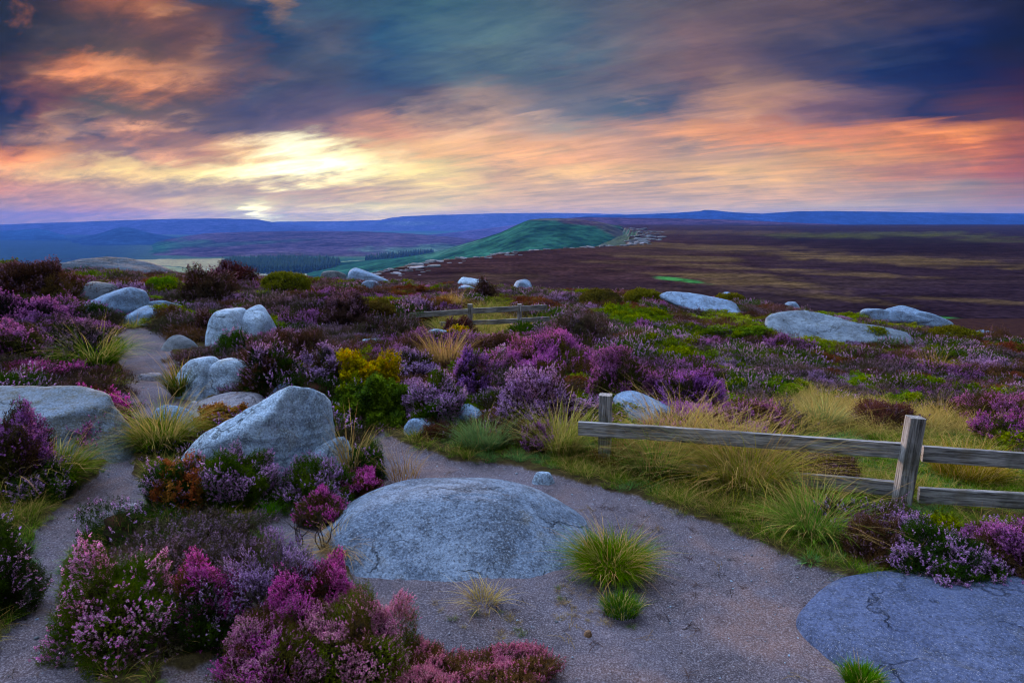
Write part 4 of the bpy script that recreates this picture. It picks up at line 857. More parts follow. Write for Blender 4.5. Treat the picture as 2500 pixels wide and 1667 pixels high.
B('brown', 'dark heather spilling over the humped rock', 355, 420, 702, 755, 129, dens=1.0)
B('moss', 'bright green moss mound on the left crest', 335, 425, 632, 690, 130, leaf=(.12, .22, .02), leaf2=(.22, .26, .02))
B('moss', 'olive topped moss mound on the crest before the dark wood', 600, 712, 622, 680, 131, leaf=(.14, .16, .02))
B('brown', 'rounded dark heather right of the bright moss mound', 412, 530, 625, 710, 132, leaf=(.06, .045, .03))
B('brown', 'dull red heather cushion on the skyline before the pine wood', 470, 580, 612, 670, 133, leaf=(.10, .035, .03))
B('brown', 'dark brown bush on the left shoulder of the two lobed boulder', 455, 500, 712, 775, 134, leaf=(.10, .05, .03))
B('darkgreen', 'small green bush at the right foot of the two lobed boulder', 505, 590, 755, 830, 135, leaf=GR, pf=.08)
# --- centre
B('darkgreen', 'tall dark bush beside the grooved boulder', 550, 690, 775, 925, 136, dens=1.1, mix='brown')
B('brown', 'big twiggy brown heather above the yellow leaved patch', 570, 790, 745, 870, 137, dens=1.0, leaf=(.07, .05, .03), stems=400)
B('yellow', 'bright yellow bilberry beside the tip of the pointed boulder', 648, 728, 832, 890, 138, dens=1.2, mix='darkgreen')
B('lilac', 'violet flowered heather between the yellow and orange bilberries', 690, 815, 795, 915, 139, dens=1.3)
B('orange', 'yellow and orange bilberry mound in the centre', 795, 900, 822, 905, 140, dens=1.4, leaf=(.36, .30, .02), lump=.5)
B('red', 'small red leaved bilberry on the right of the orange one', 868, 912, 872, 920, 141)
B('bilberry', 'lime green bilberry hanging over the dark peat bank', 820, 955, 878, 978, 142, dens=1.7, lump=.5, leaf=(.13, .19, .02), leaf2=(.05, .09, .015))
B('bilberry', 'green bilberry under the orange mound', 785, 865, 880, 955, 143, dens=1.4, leaf=(.08, .15, .02), mix='darkgreen', lump=.5)
B('green', 'green heather with pale lilac bells right of the lime bilberry', 930, 1065, 865, 985, 144, dens=1.4, pf=.4)
B('lilac', 'low grey lilac heather behind the green belled one', 890, 1010, 815, 885, 145, dens=1.1)
B('purple', 'deep violet heather bush left of the big pink bank', 1035, 1130, 822, 930, 146, dens=1.5, flow=(.33, .16, .60))
B('pink', 'wide magenta heather bank in the middle of the hillside', 1130, 1375, 775, 875, 147, dens=1.4, flow=(.52, .14, .52), pf=.7)
B('lilac', 'big round lilac heather left of the left fence post', 1140, 1345, 855, 1005, 148, dens=1.3, leaf=(.07, .09, .02))
B('purple', 'purple heather crest rising behind the left fence post', 1345, 1510, 822, 940, 149, dens=1.3, pf=.65)
B('purple', 'strong violet heather sloping right behind the smooth boulder', 1490, 1650, 858, 965, 150, dens=1.4, flow=(.40, .16, .62), pf=.7)
B('pink', 'small pink heather in front of the smooth boulder by the rail', 1535, 1640, 925, 985, 151, dens=1.3, flow=(.5, .2, .55))
B('purple', 'rounded heather with purple rim and bare stems above the top rail', 1662, 1800, 918, 1005, 152, dens=1.1, leaf=BR, stems=500, pf=.6)
B('bilberry', 'small green plant right of the left fence post', 1405, 1480, 925, 975, 153, leaf=(.10, .18, .02), leaf2=(.18, .22, .05))
B('bilberry', 'small leafy green plant left of the left fence post', 1338, 1378, 925, 985, 154, leaf=(.14, .22, .03))
B('pink', 'small violet pink heather left of the rail end', 1205, 1285, 965, 1040, 155, dens=1.2, flow=(.45, .18, .52))
B('brown', 'dull brown heather on the left of the green grass mound', 955, 1050, 965, 1012, 156, dens=1.0)
B('brown', 'dead dark heather seen between the two fence rails', 1800, 1965, 1030, 1112, 157, dens=1.0, leaf=(.07, .045, .04), pf=.25, stems=500)
B('brown', 'brown heather with reddish top behind the right fence rail', 1960, 2110, 922, 985, 158, dens=1.0, leaf=(.12, .045, .04))
B('purple', 'magenta heather at the right edge above the fence', 2270, 2420, 950, 1030, 159, dens=1.2, flow=(.42, .10, .42))
B('lilac', 'thin lilac heather in front of the right fence post', 1870, 1975, 1135, 1225, 160, dens=1.0)
B('lilac', 'lilac heather growing around the foot of the right fence post', 1965, 2110, 1158, 1268, 161, dens=1.1)
B('darkgreen', 'dark heather with violet sprays under the right hand rails', 2050, 2260, 1205, 1345, 162, dens=1.4, pf=.4)
B('purple', 'dark purple brown heather in the right corner under the rails', 2210, 2470, 1192, 1350, 163, dens=1.3, leaf=BR2, pf=.5, flow=(.34, .12, .40))
B('brown', 'rust brown dead heather leaning over the gravel edge before the right post', 1930, 2080, 1190, 1300, 178, dens=1.1, leaf=(.12, .065, .03), stems=600)
B('darkgreen', 'low dark green heather touching the top edge of the bottom right slab', 2150, 2330, 1250, 1345, 179, dens=1.3, pf=.3)
B('darkgreen', 'dark heather patch between the twiggy grey bush and the green flowering one', 400, 560, 1290, 1500, 180, dens=1.1, pf=.12)
B('brown', 'conical dark heather on the brown mound left of the far fence', 735, 860, 680, 770, 164, leaf=(.06, .035, .03), pf=.2)
B('brownmoss', 'smooth brown mossy mound left of the far fence', 815, 915, 682, 748, 165)
B('brown', 'dark red heather clump below the left rail of the far fence', 1010, 1085, 727, 775, 166, leaf=(.08, .025, .03))
B('orange', 'orange leaved bilberry right of the thin pale stone', 1020, 1075, 748, 785, 167)
B('brown', 'brown dome of heather in front of the far fence', 1080, 1210, 768, 825, 168, leaf=(.10, .055, .03))
B('darkgreen', 'green heather cushion at the right end of the far fence', 1160, 1260, 735, 785, 169, leaf=GR, pf=.03)
B('mauve', 'big grey mauve heather dome right of the far fence', 1250, 1400, 718, 810, 170)
B('moss', 'round yellow green moss mound leaning on the whale backed rock', 1972, 2038, 748, 782, 171, leaf=(.20, .26, .02))
B('moss', 'first yellow moss mound on the right crest', 1430, 1525, 660, 702, 172)
B('moss', 'moss mound on the crest right of the pale slab', 1636, 1712, 672, 705, 173)
B('brownmoss', 'large brown moss mound centre right on the crest', 1330, 1430, 660, 715, 174, leaf=(.10, .08, .025))
B('moss', 'olive moss mound on the far right brow', 2130, 2240, 745, 790, 175)
B('brown', 'dark bush hiding the low round rock on the crest', 1085, 1140, 640, 690, 176, leaf=(.06, .03, .025))
B('purple', 'small violet heather spot on the green right slope', 1455, 1495, 738, 762, 177)
# --- tussocks
YGr = dict(base=(.035, .10, .010), tip=(.15, .23, .025))
T('large green tussock leaning against the right rim of the domed boulder', 1405, 1322, 118, 66, 201, N=3400, base=(.02, .07, .006), tip=(.13, .24, .02), straw=.16, lean=.8, droop=.9, broad=.85, name='grass_tuft')
T('green tussock standing on the left path below the flat rock', 362, 1045, 125, 92, 202, N=1500, base=(.04, .10, .01), tip=(.18, .24, .03), straw=.35, droop=.9)
T('small dark grass tuft left of the grooved boulder', 408, 905, 60, 60, 203, N=600, base=(.04, .09, .01), tip=(.16, .20, .03), name='grass_tuft')
T('long green grass hanging over the left path bank', 215, 850, 100, 78, 204, N=1500, droop=1.0, **YGr)
T('lush green grass below the mossy boulder on the left', 120, 1120, 110, 80, 205, N=2000, droop=1.0, straw=.15, **YGr)
T('drooping yellow green grass over the left path beside the dark corner', 20, 1140, 120, 80, 206, N=1300, droop=1.0, straw=.35, **YGr)
T('big tussock with straw tips in front of the fence middle', 1725, 1150, 210, 150, 207, N=1300, base=(.10, .22, .012), tip=(.46, .40, .08), straw=.45, lean=.9, droop=.9)
T('green tussock with long bleached stems under the rail', 1510, 1105, 150, 105, 208, N=1100, base=(.05, .20, .03), tip=(.26, .36, .08), straw=.35, lean=.8, droop=.7)
T('straw coloured tussock touching the top rail', 1560, 1060, 160, 110, 209, N=800, base=(.12, .10, .03), tip=(.42, .30, .12), straw=.7, lean=.9, droop=.9)
T('bleached grass between the rail and the big tussock', 1640, 1080, 140, 105, 210, N=700, base=(.12, .10, .03), tip=(.44, .30, .13), straw=.8, lean=1.0, droop=1.0)
T('low green tussock at the gravel edge below the right fence post', 1880, 1240, 170, 90, 211, N=1300, base=(.05, .20, .03), tip=(.25, .38, .07), straw=.25, lean=.9, droop=.8)
T('yellow green tussock left of the rail end', 1290, 1055, 110, 85, 213, N=1000, base=(.10, .17, .02), tip=(.34, .32, .07), straw=.45, lean=.8)
T('rusty low grass below the left end of the rail', 1420, 1075, 150, 45, 214, N=1200, base=(.10, .10, .02), tip=(.22, .12, .03), straw=.1)
T('pale green grass clump on the grass mound by the bank', 1110, 1035, 130, 55, 215, N=1200, base=(.07, .18, .06), tip=(.24, .36, .14), straw=.05, lean=1.0)
T('dry brown grass in the middle of the purple heather', 1020, 850, 90, 70, 216, N=600, base=(.10, .08, .03), tip=(.34, .22, .11), straw=.6)
T('orange yellow tussock under the right hand rails', 2240, 1110, 200, 60, 217, N=1400, base=(.14, .17, .015), tip=(.36, .27, .04), straw=.3, lean=1.0)
T('thin straw stems right of the pointed boulder', 805, 1105, 70, 95, 218, N=120, base=(.10, .09, .03), tip=(.40, .26, .11), straw=.9, lean=.4, name='grass_tuft')
T('small mossy grass tuft on the edge of the bottom right slab', 1990, 1580, 120, 35, 219, N=1600, base=(.03, .09, .01), tip=(.10, .20, .02), straw=.05, name='grass_tuft')
T('tiny green tuft on the bare ground below the pointed boulder', 612, 1185, 60, 28, 220, N=260, base=(.03, .10, .01), tip=(.10, .22, .02), straw=0, name='grass_tuft')
T('low dark green grass at the tail of the large green tussock', 1430, 1410, 130, 30, 221, N=900, base=(.03, .08, .01), tip=(.10, .17, .02), straw=.1, name='grass_tuft')
T('pale grey dry grass clump at the left rim of the domed boulder', 775, 1270, 70, 45, 222, N=700, base=(.14, .10, .06), tip=(.34, .24, .14), straw=.4, lean=1.2, droop=1.2, name='grass_tuft')
T('fine dry stems at the front foot of the domed boulder', 1110, 1388, 100, 36, 223, N=150, base=(.14, .10, .04), tip=(.40, .26, .11), straw=.8, lean=1.2, droop=.8, name='grass_tuft')
T('wispy reddish stems behind the domed boulder', 925, 1105, 120, 50, 224, N=110, base=(.14, .07, .04), tip=(.38, .20, .11), straw=.9, name='grass_tuft')
T('golden tussock by the left rail of the far fence', 1035, 705, 90, 26, 225, N=500, base=(.16, .17, .03), tip=(.50, .34, .08), straw=.5, wid=.008)
T('upright yellow grass on the right hillside', 2150, 870, 70, 50, 226, N=400, base=(.12, .11, .02), tip=(.34, .24, .05), straw=.4, wid=.005)
T('spiky pale tuft on the flat grass behind the top rail', 1895, 985, 100, 55, 227, N=600, base=(.08, .16, .05), tip=(.30, .30, .12), straw=.3, lean=1.0)

# --- twisted dead heather
def twig(label, u, vb, hpx, seed, lean=(0, 0)):
    x, y, z, tt = hit(u, vb); h = hpx / 1569 * tt; g = random.Random(seed); V = []; Fc = []
    def tube(a, b, ra, rb):
        d = (b - a).normalized(); s = d.cross(Vector((.3, .5, .8))).normalized(); q = d.cross(s); o = len(V)
        for p, r in ((a, ra), (b, rb)):
            for k in range(5): an = k * 2 * math.pi / 5; V.append(tuple(p + (s * math.cos(an) + q * math.sin(an)) * r))
        for k in range(5): j = (k + 1) % 5; Fc.append((o + k, o + j, o + 5 + j, o + 5 + k))
    def grow(p, d, L, r, dep):
        for s in range(3):
            q = p + d * L / 3; tube(p, q, r, r * .85); p = q; r *= .85; d = (d + Vector((g.uniform(-.35, .35), g.uniform(-.35, .35), g.uniform(-.1, .3)))).normalized()
        if dep > 0:
            for k in range(g.choice((2, 3))): grow(p, (d + Vector((g.uniform(-.9, .9), g.uniform(-.7, .7), g.uniform(-.1, .6)))).normalized(), L * g.uniform(.6, .85), r * .75, dep - 1)
    e = empty('twig_shrub', (x, y, gz(x, y)))
    for k in range(4): grow(Vector((g.uniform(-.02, .02), 0, 0)), Vector((g.uniform(-.6, .6) + lean[0], g.uniform(-.4, .4), 1)).normalized(), h * .42, .0055, 4)
    Fa = np.array(Fc); link('branches', mesh_np('branches', np.array(V), Fa, [MSTEM], col=np.tile((.07, .055, .05), (len(V), 1))), e)
    return tag(e, label, 'dead shrub')
twig('bare twisted dead heather standing at the left rim of the domed boulder', 742, 1262, 110, 5, (.15, 0))
twig('smaller leafless heather twigs left of the twisted dead one', 690, 1250, 95, 8, (-.2, 0))
twig('short bare twig shrub above the top rail in the grass', 1835, 1010, 50, 9)

# ---------------------------------------------------------------- scattered ground cover (uncountable)
def gn_cover(name, label, cat, pts, rots, scls, idxs, protos):
    me = bpy.data.meshes.new(name); P = np.asarray(pts, np.float32); me.vertices.add(len(P)); me.vertices.foreach_set('co', P.ravel())
    a = me.attributes.new('rot', 'FLOAT_VECTOR', 'POINT'); a.data.foreach_set('vector', np.asarray(rots, np.float32).ravel())
    a = me.attributes.new('scl', 'FLOAT_VECTOR', 'POINT'); a.data.foreach_set('vector', np.asarray(scls, np.float32).ravel())
    a = me.attributes.new('idx', 'INT', 'POINT'); a.data.foreach_set('value', np.asarray(idxs, np.int32))
    c = bpy.data.collections.new(name + '_plants')
    for i, m in enumerate(protos):
        o = bpy.data.objects.new('plant_%02d' % i + name, m); c.objects.link(o)
    o = link(name, me); tag(o, label, cat, kind='stuff')
    ng = bpy.data.node_groups.new(name, 'GeometryNodeTree'); ng.interface.new_socket('Geometry', in_out='INPUT', socket_type='NodeSocketGeometry'); ng.interface.new_socket('Geometry', in_out='OUTPUT', socket_type='NodeSocketGeometry')
    N = ng.nodes; gi = N.new('NodeGroupInput'); go = N.new('NodeGroupOutput'); ip = N.new('GeometryNodeInstanceOnPoints'); ci = N.new('GeometryNodeCollectionInfo')
    ci.inputs['Collection'].default_value = c; ci.inputs['Separate Children'].default_value = True; ci.inputs['Reset Children'].default_value = True
    def at_(nm, ty):
        n = N.new('GeometryNodeInputNamedAttribute'); n.data_type = ty; n.inputs['Name'].default_value = nm; return [s for s in n.outputs if s.enabled][0]
    L = ng.links; L.new(gi.outputs[0], ip.inputs['Points']); L.new(ci.outputs[0], ip.inputs['Instance']); ip.inputs['Pick Instance'].default_value = True
    L.new(at_('idx', 'INT'), ip.inputs['Instance Index']); L.new(at_('scl', 'FLOAT_VECTOR'), ip.inputs['Scale'])
    er = N.new('FunctionNodeEulerToRotation'); L.new(at_('rot', 'FLOAT_VECTOR'), er.inputs[0]); L.new(er.outputs[0], ip.inputs['Rotation'])
    L.new(ip.outputs[0], go.inputs[0]); md = o.modifiers.new('plants', 'NODES'); md.node_group = ng
    return o
def jgrid(y0, y1, cell, seed, amax=.98):
    g = np.random.default_rng(seed); xs = np.arange(-y1 * amax - 1, y1 * amax + 1, cell); ys = np.arange(y0, y1, cell); X_, Y_ = np.meshgrid(xs, ys)
    X_ = X_ + g.uniform(-.5, .5, X_.shape) * cell; Y_ = Y_ + g.uniform(-.5, .5, X_.shape) * cell; X_, Y_ = X_.ravel(), Y_.ravel(); k = (np.abs(X_) < Y_ * amax + .6) & (Y_ >= y0) & (Y_ < y1); return X_[k], Y_[k]
def clear_of(X_, Y_, items, grow=1.0, add=0.0, rocks=False):
    ok = np.ones(len(X_), bool)
    for x, y, rx, ry in items: ok &= ((X_ - x) / (rx * grow + add)) ** 2 + ((Y_ - y) / (ry * grow + add)) ** 2 > 1
    return ok
GRASSZ = [[(1180,1055),(1290,1080),(1450,1120),(1620,1180),(1750,1232),(1860,1285),(2000,1325),(2200,1330),(2100,1240),(1950,1190),(1800,1120),(1660,1050),(1400,1020),(1260,990)],
 [(915,1000),(990,985),(1170,1005),(1185,1055),(1050,1050),(950,1028)], [(1740,930),(1850,900),(2352,985),(2500,1180),(1950,1130),(1800,1020)],
 [(170,850),(290,850),(275,905),(225,890)], [(-100,1150),(150,1130),(80,1220),(45,1330),(-20,1440),(-200,1460)], [(255,745),(300,738),(400,750),(420,760),(300,765)],
 [(985,745),(1120,690),(1240,745),(1200,800),(1060,790)], [(1010,690),(1060,690),(1050,720),(1000,715)], [(420,740),(520,735),(540,745),(440,752)], [(1240,925),(1330,930),(1340,1010),(1240,1010)]]
DRYZ = [[(1200,1300),(1290,1280),(1400,1330),(1490,1400),(1440,1440),(1330,1420),(1230,1380)], [(960,1370),(1050,1360),(1200,1400),(1240,1440),(1150,1450),(980,1400)], [(750,1230),(790,1250),(800,1290),(760,1290)]]
mid = []   # prototypes for the hillside cover
spec = [('brown', {}), ('brown', dict(leaf=(.06, .045, .03))), ('mauve', {}), ('mauve', dict(leaf=(.06, .06, .035))), ('purple', dict(flow=(.28, .11, .36), pf=.32)), ('pink', dict(flow=(.34, .12, .36), pf=.32)), ('darkgreen', {}), ('green', dict(pf=.12)),
        ('yellow', dict(leaf=(.16, .22, .02), leaf2=(.24, .26, .03))), ('bilberry', {}), ('red', dict(leaf=(.17, .055, .03), leaf2=(.16, .09, .03))), ('moss', {}), ('lilac', dict(leaf=(.05, .06, .03))), ('brown', dict(leaf=(.10, .05, .03), pf=.2))]
for i, (s_, ov) in enumerate(spec):
    mid.append(joined('cover', mk(s_, (.46, .46, .24), 2200, 300 + i, 1.8 if s_ not in ('moss',) else 1.6, stems=60, **ov)))
kinds_n = len(mid)
pt, rt, sc_, ix = [], [], [], []; g = np.random.default_rng(77)
zones = [(1260,810,120,32,5,.9),(1400,865,110,40,4,.85),(1560,890,90,45,4,.85),(1080,850,45,45,4,.8),(960,800,110,28,4,.6),(1000,770,60,18,5,.6),(690,725,60,18,4,.7),(100,765,120,25,4,.8),(60,690,60,15,4,.7),(2150,905,100,20,4,.55),(2300,975,60,25,5,.7),
 (890,690,60,10,4,.7),(980,680,60,12,4,.6),(1000,705,70,10,4,.5),(700,850,70,30,12,.7),(1470,740,30,8,4,.8),(1600,800,60,10,4,.4),(1900,880,80,14,12,.5),(2250,880,60,16,4,.5),(1690,745,40,10,12,.6),
 (1700,742,60,15,8,.9),(1790,775,60,14,8,.9),(1860,800,80,18,8,.95),(1935,815,55,14,8,.9),(1560,720,100,16,8,.75),(1440,735,70,18,9,.8),(1180,685,60,10,8,.7),(1640,710,60,8,8,.6),(1720,770,70,12,9,.7),(2150,830,40,8,8,.3),
 (1900,722,60,7,8,1),(1980,737,70,7,8,1),(2060,752,60,7,8,1),(2190,775,50,8,11,.8),(560,800,60,20,6,.6),(1250,700,80,10,10,.5),(1300,690,60,14,13,.7),(1360,760,60,40,3,.6),(1150,900,40,60,7,.6),(430,690,60,30,1,.7)]
for y0, y1, cell, s0, s1 in [(3.2, 7, .30, .55, .95), (7, 13, .36, .6, 1.15), (13, 22, .46, .7, 1.5), (22, 46, .58, .75, 1.5)]:
    X_, Y_ = jgrid(y0, y1, cell, int(y0 * 10)); Zg = H(X_, Y_); k = path_mask(X_, Y_, Zg) < .05; X_, Y_, Zg = X_[k], Y_[k], Zg[k]
    # keep off the path by the radius of the plant
    for ddx, ddy in ((.22, 0), (-.22, 0), (0, .2), (0, -.25)):
        if y0 < 13:
            k = path_mask(X_ + ddx, Y_ + ddy, Zg) < .4; X_, Y_, Zg = X_[k], Y_[k], Zg[k]
    k = clear_of(X_, Y_, ROCKS, 1.0, .10) & clear_of(X_, Y_, BUSHES, .8, .0); X_, Y_, Zg = X_[k], Y_[k], Zg[k]
    # nothing tall right in front of a rock as seen along the slope
    for x, y, rx, ry in ROCKS:
        k = ~((np.abs(X_ - x) < rx * .9) & (Y_ < y) & (Y_ > y - ry - .28 - .02 * y)); X_, Y_, Zg = X_[k], Y_[k], Zg[k]
    a = X_ / Y_; k = (Y_ < crest(a) + np.where(a > .3, 9, 3)); X_, Y_, Zg = X_[k], Y_[k], Zg[k]
    U_, V_ = proj(X_, Y_, Zg); ingr = np.zeros(len(X_), bool)
    for p in GRASSZ + DRYZ + [[(1750,1060),(2500,1100),(2500,1290),(1900,1200)], [(895,728),(1010,728),(1270,735),(1270,772),(900,765)]]: ingr |= pin(p, U_, V_)
    k = ~ingr; X_, Y_, Zg, U_, V_ = X_[k], Y_[k], Zg[k], U_[k], V_[k]
    n = len(X_); nz = n2(X_, Y_, .55, 3, 51); nz2 = n2(X_, Y_, .9, 3, 52); r = g.uniform(0, 1, n)
    id_ = np.where(nz > .22, 2, np.where(nz > .05, 3, np.where(nz > -.12, 1, 0))); id_ = np.where((nz2 > .36), 4, id_); id_ = np.where(nz2 < -.30, 6, id_); id_ = np.where(r < .10 + .14 * (U_ > 1150), 7, id_); id_ = np.where((U_ > 1250) & (r > .80), np.where(nz > 0, 9, 11), id_); id_ = np.where((U_ <= 1250) & (r > .93), 9, id_); id_ = np.where((r > .24) & (r < .30), 13, id_); id_ = np.where((r > .40) & (r < .44), 11, id_); id_ = np.where((r > .44) & (r < .465), 12, id_); id_ = np.where((r > .30) & (r < .315), 5, id_); id_ = np.where((r > .335) & (r < .38), 10, id_)
    id_ = np.where((Y_ < 8) & (U_ < 1150) & np.isin(id_, [8, 9, 10, 11]), 6, id_)
    r2 = g.uniform(0, 1, n)
    for cx, cy, rx, ry, kd, pr in zones:
        ii = (((U_ - cx) / rx) ** 2 + ((V_ - cy - 8) / ry) ** 2 < 1) & (r2 < pr); id_ = np.where(ii, kd, id_)
    s = g.uniform(s0, s1, n) ** 1; s = s * (1 + .3 * nz2)
    pt.append(np.stack([X_, Y_, Zg - .03], -1)); rt.append(np.stack([g.normal(0, .12, n), g.normal(0, .12, n), g.uniform(0, 6.28, n)], -1))
    sc_.append(np.stack([s * g.uniform(.85, 1.25, n), s * g.uniform(.85, 1.25, n), s * g.uniform(.65, 1.1, n) * np.where((id_ == 8) | (id_ == 11), .6, 1)], -1)); ix.append(id_)
pt, rt, sc_, ix = map(np.concatenate, (pt, rt, sc_, ix))
for nm, lb, ct, sel in [('heather_cover', 'continuous brown and mauve heather blanket over the hillside', 'heather', [0,1,2,3,13]), ('flowering_heather_cover', 'patches of violet and magenta flowering heather in the hillside blanket', 'heather', [4,5,12]),
     ('green_shrub_cover', 'dark and mid green low shrubs among the brown heather', 'low shrubs', [6,7,9,10]), ('moss_cover', 'yellow green moss and bilberry patches on the right slope', 'moss', [8,11])]:
    k = np.isin(ix, sel); mp = {v: i for i, v in enumerate(sel)}
    gn_cover(nm, lb, ct, pt[k], rt[k], sc_[k], [mp[int(v)] for v in ix[k]], [mid[i] for i in sel])
# short grass
gp = [joined('tuft', tussock(.09, .085, 90, 400, (.045, .13, .012), (.16, .25, .03), 1.0, .0022, 3, .8, .08)), joined('tuft', tussock(.09, .12, 70, 401, (.07, .13, .015), (.24, .26, .05), 1.0, .0022, 3, .9, .3)),
      joined('tuft', tussock(.09, .17, 60, 402, (.10, .12, .02), (.38, .27, .08), .9, .0022, 4, .9, .7)), joined('tuft', tussock(.09, .06, 80, 403, (.12, .09, .04), (.30, .20, .11), 1.4, .002, 3, 1.0, .5)), joined('tuft', tussock(.10, .16, 60, 404, (.08, .14, .02), (.34, .30, .06), .9, .0026, 4, .9, .4)), joined('tuft', tussock(.09, .07, 90, 405, (.05, .16, .05), (.16, .30, .09), 1.0, .0022, 3, .8, .03))]
pt, rt, sc_, ix = [], [], [], []
for y0, y1, cell in [(2.6, 6.5, .075), (6.5, 12, .13), (12, 26, .24)]:
    X_, Y_ = jgrid(y0, y1, cell, int(y0 * 10) + 3); Zg = H(X_, Y_); pm = path_mask(X_, Y_, Zg); U_, V_ = proj(X_, Y_, Zg)
    ing = np.zeros(len(X_), bool); dry = ing.copy()
    for p in GRASSZ: ing |= pin(p, U_, V_)
    for p in DRYZ: dry |= pin(p, U_, V_)
    rr_ = g.uniform(0, 1, len(X_)); edge = (pm > .02) & (pm < .75)
    k = (ing & (pm < .7)) | (dry & (rr_ < .55)) | (edge & (rr_ < .5) & (Y_ < 9)) | ((pm < .3) & (Y_ < 8) & (rr_ < .35)); k &= clear_of(X_, Y_, ROCKS, .85); k &= clear_of(X_, Y_, BUSHES, .7)
    X_, Y_, Zg, U_, V_, ing, dry, pm = [q[k] for q in (X_, Y_, Zg, U_, V_, ing, dry, pm)]; n = len(X_); nz = n2(X_, Y_, 1.3, 3, 71) + g.normal(0, .12, n)
    id_ = np.where(nz > .12, 1, np.where(nz < -.22, 5, 0)); id_ = np.where(dry & (nz > -.1), 3, id_); far_ = ing & (V_ < 1000) & (U_ > 1700); id_ = np.where(far_, np.where(nz > -.05, 2, 4), id_)
    id_ = np.where(ing & (V_ < 800), np.where(nz > 0, 4, 1), id_); s = g.uniform(.45, 1.0, n) * (cell / .085) ** .8 * np.where(dry, .7, 1) * np.where(pm > .2, .6, 1)
    pt.append(np.stack([X_, Y_, Zg - .045 * pm], -1)); rt.append(np.stack([g.normal(0, .15, n), g.normal(0, .15, n), g.uniform(0, 6.28, n)], -1)); sc_.append(np.stack([s, s, s * g.uniform(.6, 1.3, n) * (.085 / cell) ** .35], -1)); ix.append(id_)
pt, rt, sc_, ix = map(np.concatenate, (pt, rt, sc_, ix)); print('grass', len(pt))
gn_cover('grass', 'short green and straw grass along the path verge and behind the fence', 'grass', pt, rt, sc_, ix, gp)
# pebbles and crumbs on the gravel
pv_ = []
for k in range(4):
    v, f = ico(1); v = v * (1 + .25 * fbm(v * 2 + k, 2, k))[:, None] * np.array([1, .8, .55]); pv_.append(mesh_np('pebble', v * .01, f, [(ROCKW, ROCKM, ROCKD, ROCKM)[k]], smooth=False))
X_, Y_ = jgrid(2.7, 9, .075, 99); Zg = H(X_, Y_); pm = path_mask(X_, Y_, Zg); k = (pm > .6) & clear_of(X_, Y_, ROCKS, 1.0); X_, Y_, Zg = X_[k], Y_[k], Zg[k]; n = len(X_); s = np.exp(g.normal(-.9, .5, n)).clip(.15, 1.6)
gn_cover('pebbles', 'fine pale grit and pebbles strewn over the gravel path', 'pebbles', np.stack([X_, Y_, Zg - .048], -1), np.stack([0 * X_, 0 * X_, g.uniform(0, 6, n)], -1), np.stack([s, s, s], -1), g.integers(0, 4, n), pv_)
# dead twigs and bits of heather on the gravel
lt = []
for k in range(3):
    g2 = np.random.default_rng(k + 5); V = []; Fs = []
    for j in range(5):
        a0 = g2.uniform(0, 6.28); c0 = g2.uniform(-.03, .03, 2); L_ = g2.uniform(.012, .04); w_ = .0012
        dx_, dy_ = math.cos(a0), math.sin(a0); o = len(V)
        for q, hh in ((-1, .001), (0, .006), (1, .002)):
            V += [(c0[0] + dx_ * L_ * q - dy_ * w_, c0[1] + dy_ * L_ * q + dx_ * w_, hh), (c0[0] + dx_ * L_ * q + dy_ * w_, c0[1] + dy_ * L_ * q - dx_ * w_, hh)]
        Fs += [(o, o + 1, o + 3, o + 2), (o + 2, o + 3, o + 5, o + 4)]
    lt.append(mesh_np('litter', np.array(V), np.array(Fs), [MSTEM], col=np.tile([(.03, .022, .018), (.16, .11, .06), (.06, .035, .03)][k], (len(V), 1))))
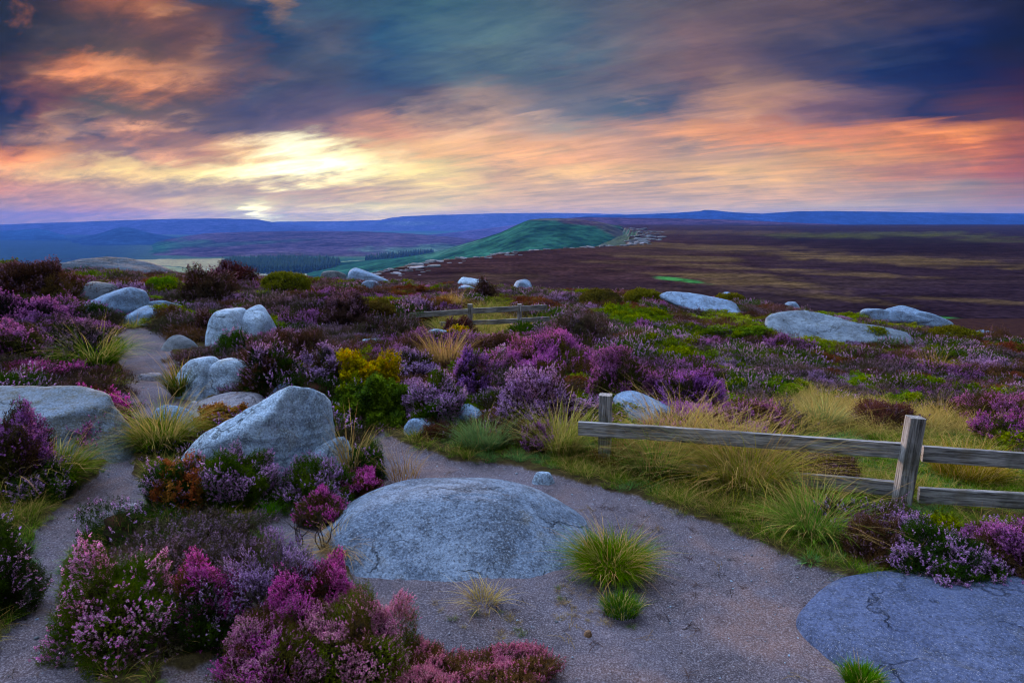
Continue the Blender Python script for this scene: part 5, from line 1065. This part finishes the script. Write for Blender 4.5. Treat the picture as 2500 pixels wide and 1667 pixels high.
X_, Y_ = jgrid(2.6, 8, .13, 123); Zg = H(X_, Y_); pm = path_mask(X_, Y_, Zg); dn = n2(X_, Y_, 1.4, 3, 88); k = (pm > .3) & clear_of(X_, Y_, ROCKS, .9) & (dn + g.normal(0, .15, len(X_)) > .02 + .2 * (pm - .5)); X_, Y_, Zg, pm = X_[k], Y_[k], Zg[k], pm[k]; n = len(X_); s = g.uniform(.5, 1.5, n)
gn_cover('plant_litter', 'dry twigs and plant crumbs scattered over the gravel path', 'plant litter', np.stack([X_, Y_, Zg - .05 * pm + .003], -1), np.stack([0 * X_, 0 * X_, g.uniform(0, 6, n)], -1), np.stack([s, s, s], -1), g.integers(0, 3, n), lt)
# conifer plantation in the valley
def wood(name, label, poly, n, hgt, seed):
    g = np.random.default_rng(seed); P = []; c = 0
    us = [p[0] for p in poly]; vs = [p[1] for p in poly]
    while len(P) < n and c < 60000:
        c += 1; u = g.uniform(min(us), max(us)); v = g.uniform(min(vs), max(vs))
        if not pin(poly, np.array([u]), np.array([v]))[0]: continue
        dx, dy, dz = ray(u, v); y = (WZ_ - CH) / dz * dy; P.append((dx / dy * y, y))
    V = []; Fs = []
    ang = np.arange(6) * np.pi / 3; o = 0
    for x, y in P:
        z = float(far_z(np.array([x]), np.array([y]))[0]); h = hgt * g.uniform(.7, 1.25); r = h * .22; a0 = g.uniform(0, 6)
        for q0, q1, rr in ((.05, .55, 1.0), (.3, .8, .75), (.55, 1.0, .5)):
            for k in range(6): V.append((x + r * rr * math.cos(ang[k] + a0), y + r * rr * math.sin(ang[k] + a0), z + h * q0 + g.uniform(-.03, .03) * h))
            V.append((x, y, z + h * q1))
            for k in range(6): Fs.append((o + k, o + (k + 1) % 6, o + 6))
            o += 7
    m, t = newmat('conifer'); c = t.noise(t.n('ShaderNodeTexCoord').outputs['Object'], .05, 3); finish(m, t, t.mix(c, (.010, .032, .028), (.025, .06, .035)), .9, None, .1)
    return tag(link(name, mesh_np(name, np.array(V), np.array(Fs), [m])), label, 'wood', kind='stuff')
WZ_ = -126.0
wood('conifer_wood', 'dark conifer plantation on the valley floor', [(508,611),(530,604),(600,602),(700,601),(778,604),(782,611),(770,619),(700,624),(620,626),(520,618)], 1300, 26, 1)
wood('scrub_wood', 'narrow strip of dark trees below the green scarp', [(838,598),(870,592),(930,586),(990,580),(995,583),(930,592),(850,601)], 320, 22, 2)
